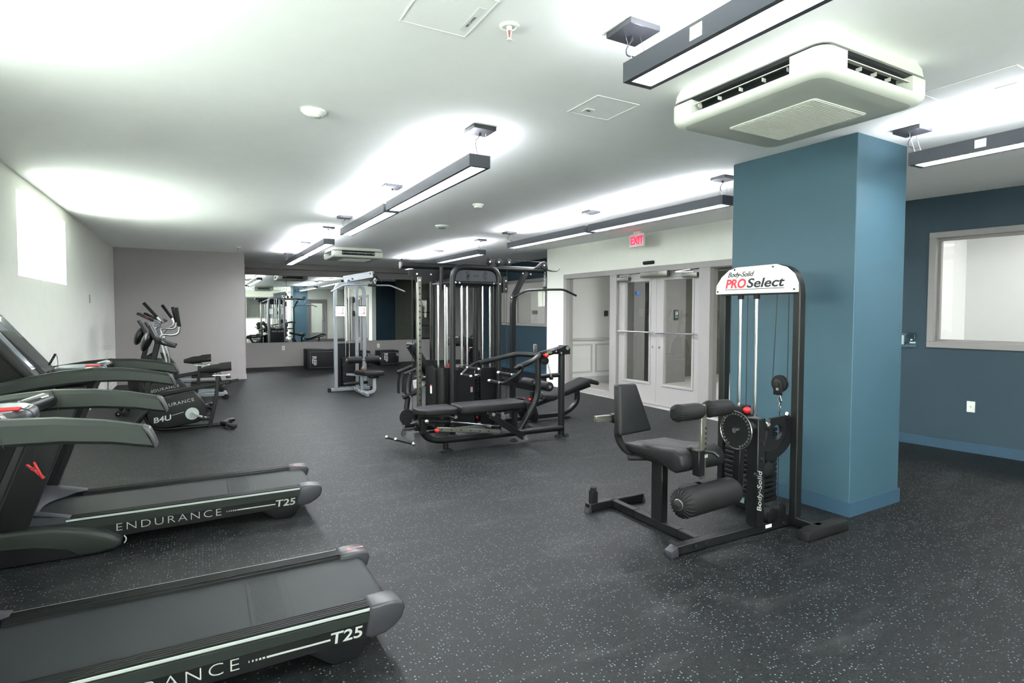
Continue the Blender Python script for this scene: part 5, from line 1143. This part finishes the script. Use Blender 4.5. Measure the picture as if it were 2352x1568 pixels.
    MB().rtube([(4.70, 6.6, 0.38), (4.71, 6.6, 0.20), (4.50, 6.6, 0.055), (3.60, 6.6, 0.05)], 0.055, 0.07, 0.16).build('curved_leg', 'black', t)
    MB().box((4.44, 6.55, 0.0), (4.56, 6.65, 0.022), 0.006).build('foot_pad', 'rubber', t)
    MB().rbar((3.97, 6.6, 0.40), (3.97, 6.6, 0.05), 0.07, 0.05, up=(0, 1, 0)).build('seat_post', 'black', t)
    MB().prism([(3.60, 0.34), (3.68, 0.33), (3.76, 0.26), (3.80, 0.14), (3.76, 0.07), (3.68, 0.10), (3.62, 0.20)], 'y', 6.15, 6.45, 0.01, 2).build('foot_plate', 'black2', t)
    MB().tube([(3.46, 6.2, 0.40), (3.58, 6.2, 0.385)], 0.016, n=10).build('strap_handle', 'foam', t); MB().cyl((3.58, 6.2, 0.385), (3.60, 6.2, 0.382), 0.019, 10).build('handle_end', 'red', t)
    w_ = MB().cyl((3.42, 6.1, 0.66), (3.42, 6.16, 0.66), 0.06, 20, bev=0.006).build('low_row_pulley', 'black2', t)
    MB().ball((3.80, 6.4, 0.33), 0.022).build('seat_knob', 'red', t)
    MB().rbar((3.3, 6.5, 0.05), (3.7, 6.6, 0.05), 0.06, 0.05).build('link_bar', 'black', t)
    # leg station on the left
    k = Vector((2.385, 0, 1.085)); e = Vector((2.63, 0, 0.66)); d_ = (e-k).normalized(); up = Vector((-d_.z, 0, d_.x))*-1
    m = Matrix((d_, Vector((0, 1, 0)), d_.cross(Vector((0, 1, 0))))).transposed().to_4x4(); m.translation = k+Vector((0, 7.0, 0))
    MB().box((0, -0.14, -0.04), (0.5, 0.14, 0.03), 0.022, 3, m).build('reclined_back_pad', 'vinyl', t)
    MB().rbar((2.345, 7.0, 1.04), (2.62, 7.0, 0.58), 0.06, 0.03).build('back_pad_rail', 'black2', t)
    MB().prism([(2.47, 6.85), (2.66, 6.85), (2.66, 7.15), (2.47, 7.15)], 'z', 0.60, 0.64, 0.015, 2).build('leg_seat_pad', 'vinyl', t)
    MB().prism([(2.38, 0.60), (2.60, 0.665), (2.58, 0.54), (2.40, 0.50)], 'y', 6.93, 6.94).build('white_shield', 'white', t, smooth=False)
    for y in (6.83, 7.1):
        MB().tube([(2.235, y, 0.70), (2.45, y, 0.775)], 0.024, n=12).build('leg_handle', 'foam', t)
        MB().tube([(2.27, y, 0.71), (2.245, y, 0.58), (2.25, y, 0.43)], 0, 0.05, sect=[(-0.008, -0.03), (0.008, -0.03), (0.008, 0.03), (-0.008, 0.03)]).tube([(2.34, y, 0.73), (2.315, y, 0.58), (2.31, y, 0.44)], 0, 0.05, sect=[(-0.008, -0.03), (0.008, -0.03), (0.008, 0.03), (-0.008, 0.03)]).build('link_arm', 'black2', t)
    MB().cyl((2.22, 6.83, 0.415), (2.46, 6.83, 0.49), 0.034, 16, bev=0.008).build('ankle_roller', 'foam', t)
    for x, z in ((2.30, 0.715), (2.39, 0.75), (2.30, 0.425), (2.38, 0.46)): MB().cyl((x, 6.79, z), (x, 6.80, z), 0.011, 10).build('link_bolt', 'bolt', t)
    MB().tube([(2.33, 6.95, 0.44), (2.26, 6.9, 0.05)], 0.035, n=12).build('leg_support', 'black', t)
    MB().rbar((2.26, 6.9, 0.04), (2.64, 6.9, 0.04), 0.06, 0.05).build('leg_base_bar', 'black', t)
    MB().ring((2.49, 6.9, 0.47), 0.085, 0.012, 'y', 20, 8, -0.6, 1.0).build('range_arc', 'black2', t)
    # arm station behind the stacks
    MB().box((2.98, 7.0, 1.02), (3.24, 7.25, 1.14), 0.03, 3).build('chest_pad', 'vinyl', t)
    MB().prism([(3.0, 1.06), (3.25, 1.0), (3.28, 1.12), (3.05, 1.17)], 'y', 6.98, 7.0, 0.01).build('arm_pad', 'vinyl', t)
    MB().ball((3.17, 6.97, 0.965), 0.022).build('pull_knob', 'red', t)
    MB().cyl((3.26, 6.98, 0.90), (3.26, 7.02, 0.90), 0.10, 24).build('cam_wheel', 'black2', t)
    for a_ in range(8): MB().cyl((3.26-0.085*math.cos(-0.9+a_*0.25), 6.975, 0.90+0.085*math.sin(-0.9+a_*0.25)), (3.26-0.085*math.cos(-0.9+a_*0.25), 6.981, 0.90+0.085*math.sin(-0.9+a_*0.25)), 0.006, 6).build('cam_hole', 'steel', t)
    MB().tube([(3.1, 7.1, 1.12), (3.16, 7.1, 1.17)], 0.014).tube([(3.25, 7.1, 1.12), (3.31, 7.1, 1.16)], 0.014).build('arm_handle', 'black', t)
    MB().rbar((3.2, 7.08, 1.02), (3.2, 7.08, 0.03), 0.06, 0.06, up=(0, 1, 0)).rbar((3.2, 7.08, 0.05), (3.2, 6.9, 0.05), 0.06, 0.05).build('arm_station_post', 'black', t)
    return t
make_multigym()

# ------------------------------------------------------------ leg extension and curl machine by the column
def make_legcurl():
    t = thing('leg_curl_machine', (3.0, 2.75, 0), 'black leg curl machine with a white headboard, in front of the blue column', 'leg curl machine')
    # frame
    MB().rtube([(3.60, 2.46, 0.05), (3.60, 2.46, 1.79), (3.60, 3.085, 1.79), (3.60, 3.085, 0.05)], 0.065, 0.055, 0.19).build('frame_arch', 'black', t)
    MB().rbar((3.60, 2.27, 0.04), (3.60, 3.35, 0.04), 0.06, 0.06, bev=0.004).build('frame_base', 'black', t)
    for y in (2.27, 3.33):
        MB().prism([(3.40, 0.0), (3.42, 0.055), (3.47, 0.07), (3.84, 0.07), (3.85, 0.0)], 'y', y-0.045, y+0.045, 0.012, 2).build('base_foot', 'rubber', t)
    MB().rbar((2.50, 2.5, 0.035), (3.60, 2.5, 0.035), 0.055, 0.055, bev=0.003).build('front_beam', 'black', t)
    MB().prism([(2.455, 0.0), (2.46, 0.04), (2.51, 0.066), (2.52, 0.0)], 'y', 2.468, 2.532, 0.006).build('beam_end_cap', 'cap', t)
    MB().rbar((2.735, 3.36, 0.035), (2.735, 2.53, 0.035), 0.05, 0.055, bev=0.003).build('seat_spine', 'black', t)
    for y in (3.10, 2.68): MB().box((2.708, y-0.004, 0.005), (2.762, y+0.004, 0.065)).build('weld_sleeve', 'black2', t)
    MB().rbar((2.50, 3.37, 0.035), (3.03, 3.37, 0.035), 0.055, 0.055, bev=0.003).build('rear_beam', 'black', t)
    for x, s in ((2.49, -1), (3.04, 1)): MB().prism([(x, 0.0), (x-s*0.02, 0.064), (x-s*0.03, 0.0)] if True else [], 'y', 3.34, 3.40).build('beam_end_cap', 'cap', t)
    MB().rbar((2.555, 3.37, 0.06), (2.555, 3.37, 0.15), 0.05, 0.05, up=(0, 1, 0)).cyl((2.555, 3.37, 0.15), (2.555, 3.37, 0.175), 0.03, 4).build('rear_bumper', 'rubber', t)
    for p in ((2.66, 2.465, 0.035), (2.75, 2.465, 0.035), (3.50, 2.465, 0.035)): MB().cyl((p[0], p[1]+0.01, p[2]), (p[0], p[1], p[2]), 0.012, 8).build('beam_bolt', 'ink', t)
    MB().box((3.31, 2.4695, 0.03), (3.37, 2.4725, 0.052)).build('paper_sticker', 'white', t, smooth=False)
    # headboard
    prof = [(3.122, 1.615), (3.118, 1.68), (3.07, 1.745), (3.0, 1.795), (2.93, 1.812), (2.60, 1.815), (2.52, 1.79), (2.46, 1.74), (2.432, 1.68), (2.430, 1.615)]
    hb = MB().prism(prof, 'x', 3.535, 3.552, 0.004, 1).build('headboard', 'white', t)
    text('PRO', 0.092, (3.533, 3.03, 1.66), (0, -1, 0), (0, 0, 1), 'headboard_lettering', 'redink', hb, bold=0.003, shear=0.22, fit=0.185)
    text('Select', 0.092, (3.533, 2.84, 1.66), (0, -1, 0), (0, 0, 1), 'headboard_lettering', 'ink', hb, bold=0.002, shear=0.22, fit=0.31)
    text('Body-Solid', 0.052, (3.533, 3.01, 1.742), (0, -1, 0), (0, 0, 1), 'maker_lettering', 'ink', hb, shear=0.45, fit=0.235, bold=0.0006)
    MB().box((3.5335, 2.53, 1.645), (3.5352, 3.035, 1.650)).build('underline', 'ink', hb, smooth=False)
    for y, z in ((3.10, 1.635), (2.945, 1.795), (2.62, 1.797), (2.455, 1.635)): MB().cyl((3.530, y, z), (3.536, y, z), 0.007, 10).build('headboard_screw', 'ink', hb)
    MB().rbar((3.58, 2.47, 1.615), (3.58, 3.08, 1.615), 0.06, 0.02).build('rod_top_bar', 'black2', t)
    for y in (2.915, 2.775):
        MB().cyl((3.57, y, 0.10), (3.57, y, 1.60), 0.0125, 14).build('guide_rod', 'chrome', t)
        MB().cyl((3.57, y, 1.575), (3.57, y, 1.61), 0.022, 12).build('rod_collar', 'rubber', t)
    for (y0, z0, y1, z1) in ((2.845, 0.78, 2.845, 1.61), (2.625, 0.98, 2.60, 1.61), (2.51, 0.99, 2.51, 1.61), (2.565, 0.1, 2.565, 0.86)):
        MB().cyl((3.56, y0, z0), (3.56, y1, z1), 0.0032, 6).build('cable', 'ink', t)
    w_ = MB().cyl((3.545, 2.568, 0.98), (3.575, 2.568, 0.98), 0.06, 28, bev=0.006).build('floating_pulley', 'rubber', t)
    MB().prism([(2.535, 0.90), (2.60, 0.90), (2.603, 0.98), (2.59, 1.01), (2.568, 1.017), (2.546, 1.01), (2.533, 0.98)], 'x', 3.535, 3.545, 0.003).build('pulley_bracket', 'black2', w_)
    MB().cyl((3.53, 2.568, 0.975), (3.536, 2.568, 0.975), 0.010, 10).build('pulley_axle', 'ink', w_)
    MB().box((3.533, 2.558, 0.935), (3.5355, 2.578, 0.94)).box((3.533, 2.558, 0.945), (3.5355, 2.578, 0.95)).build('pulley_print', 'letter', w_, smooth=False)
    MB().tube([(3.56, 2.568, 0.90), (3.56, 2.575, 0.87), (3.56, 2.560, 0.83), (3.56, 2.552, 0.86), (3.56, 2.568, 0.90)], 0.006, n=6).tube([(3.56, 2.568, 0.84), (3.56, 2.572, 0.81), (3.56, 2.562, 0.785), (3.56, 2.558, 0.81), (3.56, 2.568, 0.84)], 0.005, n=6).build('cable_link', 'chrome', t)
    # weight stack
    for k in range(15): MB().box((3.50, 2.63, 0.12+k*0.036), (3.64, 2.985, 0.151+k*0.036), 0.008, 2).build('weight_plate', 'black', t)
    MB().box((3.52, 2.79, 0.66), (3.62, 2.93, 0.72), 0.006).build('top_weight', 'black2', t)
    MB().ball((3.52, 2.80, 0.76), 0.027).cyl((3.52, 2.84, 0.76), (3.52, 2.80, 0.76), 0.015, 10).build('selector_knob', 'red', t)
    MB().box((3.50, 2.83, 0.72), (3.60, 2.93, 0.785), 0.006).build('selector_block', 'black2', t)
    for z in (0.20, 0.236, 0.272): MB().cyl((3.493, 2.80, z), (3.50, 2.80, z), 0.008, 8).build('plate_mark', 'chrome', t)
    MB().box((3.49, 2.79, 0.075), (3.495, 2.90, 0.115)).build('stack_label', 'touch', t, smooth=False)
    # mast, disc, roller arm, cam
    MB().rbar((3.235, 2.50, 0.06), (3.235, 2.50, 0.78), 0.075, 0.09, up=(0, 1, 0), bev=0.005).build('mast', 'black', t)
    text('Body-Solid', 0.062, (3.24, 2.4545, 0.16), (0, 0, 1), (-1, 0, 0), 'mast_lettering', 'letter', t, shear=0.35)
    for x, z in ((3.235, 0.62), (3.235, 0.51), (3.17, 0.42)): MB().cyl((x, 2.44, z), (x, 2.455, z), 0.013, 10).build('mast_bolt', 'ink', t)
    MB().cyl((3.06, 2.50, 0.72), (3.30, 2.50, 0.72), 0.036, 18).build('disc_axle', 'black', t)
    MB().cyl((3.30, 2.50, 0.72), (3.345, 2.50, 0.72), 0.032, 18, bev=0.008).build('axle_collar', 'chrome', t)
    dc = MB().cyl((3.035, 2.50, 0.715), (3.047, 2.50, 0.715), 0.122, 48).build('range_disc', 'black', t)
    MB().ring((3.035, 2.50, 0.715), 0.122, 0.004, 'x', 48, 6).build('disc_rim', 'chrome', dc)
    for k in range(26):
        a = math.radians(-60+k*12.4); MB().cyl((3.031, 2.50+0.106*math.cos(a), 0.715+0.106*math.sin(a)), (3.0355, 2.50+0.106*math.cos(a), 0.715+0.106*math.sin(a)), 0.0075, 8).build('disc_hole', 'steel', dc)
    MB().cyl((3.020, 2.50, 0.715), (3.036, 2.50, 0.715), 0.018, 8).build('disc_nut', 'chrome', dc)
    MB().rbar((3.08, 2.50, 0.66), (3.08, 2.52, 0.30), 0.05, 0.05, up=(0, 1, 0)).build('swing_arm', 'black2', t)
    MB().cyl((2.50, 2.45, 0.325), (3.04, 2.50, 0.325), 0.018, 12).build('roller_axle', 'chrome', t)
    def foam(a, b, rr, name, cap=False):
        a = Vector(a); b = Vector(b); u = (b-a).normalized(); L_ = (b-a).length
        rl = MB().tube([a, a+u*0.012, a+u*0.03, a+u*0.06, a+u*(L_-0.06), a+u*(L_-0.03), a+u*(L_-0.012), b], rr, n=26, rs=[rr*0.55, rr*0.82, rr*0.95, rr, rr, rr*0.95, rr*0.82, rr*0.55]).build(name, 'foam', t)
        # gathered pleats of the sleeve
        p = MB(); x = u.cross(Vector((0, 0, 1))).normalized(); y = x.cross(u)
        for k in range(22):
            an = 2*PI*k/22; rd = x*math.cos(an)+y*math.sin(an)
            p.tube([a+rd*rr*0.5-u*0.001, a+u*0.008+rd*rr*0.80, a+u*0.028+rd*rr*0.97, a+u*0.05+rd*rr*0.995], 0.003, n=5, rs=[0.004, 0.005, 0.004, 0.001])
        p.build('sleeve_pleats', 'foam', rl)
        if cap:
            MB().cyl(a-u*0.008, a+u*0.01, rr*0.42, 22, bev=0.005).build('roller_end_cap', 'chrome', rl); MB().ball(a-u*0.004, rr*0.33, n=16).build('roller_end_plug', 'rubber', rl)
        else: MB().cyl(a-u*0.003, a+u*0.006, rr*0.56, 20).build('roller_end_plug', 'black', rl)
        return rl
    foam((2.49, 2.45, 0.33), (3.02, 2.49, 0.33), 0.088, 'ankle_roller', True)
    foam((2.49, 2.50, 0.868), (2.725, 2.50, 0.868), 0.052, 'thigh_roller')
    foam((2.755, 2.50, 0.872), (2.985, 2.50, 0.872), 0.052, 'thigh_roller')
    MB().cyl((2.70, 2.50, 0.87), (2.78, 2.50, 0.87), 0.012, 10).build('thigh_axle', 'steel', t)
    pb = MB().rbar((2.735, 2.50, 0.905), (2.735, 2.50, 0.44), 0.045, 0.022, up=(0, 1, 0), bev=0.003).build('roller_upright', 'steel', t)
    hl = MB()
    for k in range(6): hl.cyl((2.74, 2.4765, 0.60+k*0.032), (2.74, 2.4795, 0.60+k*0.032), 0.007, 8)
    hl.build('upright_holes', 'ink', pb, smooth=False)
    MB().rbar((2.715, 2.51, 0.62), (2.715, 2.51, 0.46), 0.055, 0.055, up=(0, 1, 0), bev=0.004).build('upright_sleeve', 'black2', t)
    MB().box((2.735, 2.4790, 0.575), (2.76, 2.4822, 0.595)).build('sleeve_label', 'letter', t, smooth=False)
    MB().tube([(2.745, 2.49, 0.615), (2.78, 2.45, 0.61), (2.80, 2.43, 0.585)], 0.012, n=8).build('lock_lever', 'black2', t)
    # seat
    out = [(3.09, 0.565), (3.09, 0.515), (2.72, 0.50), (2.66, 0.475), (2.60, 0.465), (2.55, 0.485), (2.53, 0.53), (2.55, 0.585), (2.61, 0.612), (2.72, 0.598), (2.90, 0.575)]
    st = MB()
    st.prism(out, 'x', 2.60, 2.72, 0.02, 3); st.prism(out, 'x', 2.75, 2.99, 0.02, 3); st.prism([p for p in out if p[0] > 2.58] + [], 'x', 2.70, 2.78, 0.006, 1)
    st.build('seat_pad', 'vinyl', t)
    MB().box((2.64, 2.66, 0.475), (2.86, 3.05, 0.505), 0.006).build('seat_plate', 'black2', t)
    MB().rbar((2.735, 2.87, 0.06), (2.735, 2.87, 0.49), 0.055, 0.105, up=(0, 1, 0), bev=0.004).build('seat_post', 'black', t)
    # backrest
    w0, w1 = (2.46, 2.76), (2.52, 2.66)
    b2 = bmesh.new()
    lo = [(2.445, 0.64), (2.76, 0.655)]; hi = [(2.475, 0.985), (2.655, 0.985)]
    V = []
    for y in (2.965, 3.035):
        V.append([b2.verts.new((lo[0][0]+0.02, y+0.0, lo[0][1])), b2.verts.new((lo[1][0], y, lo[1][1])), b2.verts.new((hi[1][0], y+0.05, hi[1][1])), b2.verts.new((hi[0][0]+0.02, y+0.05, hi[0][1]))])
    b2.faces.new(V[0]); b2.faces.new(list(reversed(V[1])))
    for k in range(4): b2.faces.new((V[0][k], V[1][k], V[1][(k+1) % 4], V[0][(k+1) % 4]))
    bmesh.ops.recalc_face_normals(b2, faces=b2.faces)
    bmesh.ops.bevel(b2, geom=list(b2.edges), offset=0.022, segments=3, profile=0.5, affect='EDGES')
    bp = MB(); bp._merge(b2); bp.build('backrest', 'vinyl', t)
    MB().rbar((2.55, 3.08, 0.745), (2.62, 3.08, 0.745), 0.045, 0.055).rbar((2.50, 3.10, 0.74), (2.56, 3.10, 0.74), 0.05, 0.06).build('back_bracket', 'black2', t)
    MB().rbar((2.375, 3.12, 0.742), (2.51, 3.11, 0.742), 0.035, 0.042, bev=0.003).build('back_slide', 'steel', t)
    MB().rtube([(2.56, 3.09, 0.76), (2.55, 3.10, 0.60), (2.62, 3.06, 0.49), (2.75, 2.98, 0.475)], 0.05, 0.03, 0.08).build('back_upright', 'black', t)
    MB().cyl((2.55, 2.98, 0.485), (2.70, 2.93, 0.478), 0.019, 12, bev=0.006).build('side_handle', 'foam', t)
    # cam on the right of the mast
    cm = MB()
    pts = [(3.36, 0.765), (3.56, 0.77), (3.575, 0.735), (3.57, 0.68), (3.55, 0.62), (3.51, 0.57), (3.45, 0.53), (3.36, 0.505), (3.31, 0.51), (3.30, 0.545)]
    ring_c = (3.43, 0.665)
    # plate with a round hole: fan of quads between hole and outline
    b2 = bmesh.new(); n = 36; R_ = []
    def ray_out(a):
        best = None
        for i in range(len(pts)):
            p, q = Vector(pts[i]), Vector(pts[(i+1) % len(pts)]); d = Vector((math.cos(a), math.sin(a))); e_ = q-p
            den = d.x*e_.y-d.y*e_.x
            if abs(den) < 1e-9: continue
            w = p-Vector(ring_c); tt = (w.x*e_.y-w.y*e_.x)/den; uu = (w.x*d.y-w.y*d.x)/den
            if tt > 0 and -1e-6 <= uu <= 1+1e-6 and (best is None or tt > best): best = tt
        return best or 0.1
    for y in (2.485, 2.505):
        R_.append([[b2.verts.new((ring_c[0]+r_*math.cos(2*PI*k/n), y, ring_c[1]+r_*math.sin(2*PI*k/n))) for k in range(n)] for r_ in (0.052,)] + [[b2.verts.new((ring_c[0]+ray_out(2*PI*k/n)*math.cos(2*PI*k/n), y, ring_c[1]+ray_out(2*PI*k/n)*math.sin(2*PI*k/n))) for k in range(n)]])
    for k in range(n):
        j = (k+1) % n
        b2.faces.new((R_[0][0][k], R_[0][0][j], R_[0][1][j], R_[0][1][k])); b2.faces.new((R_[1][0][k], R_[1][1][k], R_[1][1][j], R_[1][0][j]))
        b2.faces.new((R_[0][1][k], R_[0][1][j], R_[1][1][j], R_[1][1][k])); b2.faces.new((R_[0][0][k], R_[1][0][k], R_[1][0][j], R_[0][0][j]))
    bmesh.ops.recalc_face_normals(b2, faces=b2.faces); cm._merge(b2); cm = cm.build('cam_plate', 'black2', t)
    MB().tube([(3.555, 2.495, 0.76), (3.565, 2.495, 0.68), (3.535, 2.495, 0.60), (3.46, 2.495, 0.54), (3.36, 2.495, 0.515), (3.30, 2.495, 0.52)], 0, 0.05, sect=[(-0.032, -0.022), (0.032, -0.022), (0.032, 0.022), (-0.032, 0.022)]).build('cam_rim', 'black2', cm)
    MB().cyl((3.53, 2.49, 0.77), (3.54, 2.49, 0.79), 0.012, 10).build('cam_bolt', 'chrome', cm)
    MB().cyl((3.33, 2.47, 0.43), (3.33, 2.52, 0.43), 0.048, 22, bev=0.006).build('idler_pulley', 'rubber', t)
    for x, y in ((3.36, 2.47), (3.50, 2.50)):
        w_ = MB().cyl((x, y, 0.105), (x+0.0, y+0.05, 0.105), 0.05, 22, bev=0.005).build('base_pulley', 'rubber', t)
        MB().prism([(x-0.045, 0.065), (x+0.045, 0.065), (x+0.045, 0.13), (x+0.03, 0.155), (x, 0.165), (x-0.03, 0.155), (x-0.045, 0.13)], 'y', y-0.012, y-0.002, 0.003).build('pulley_guard', 'black2', w_)
    return t
make_legcurl()
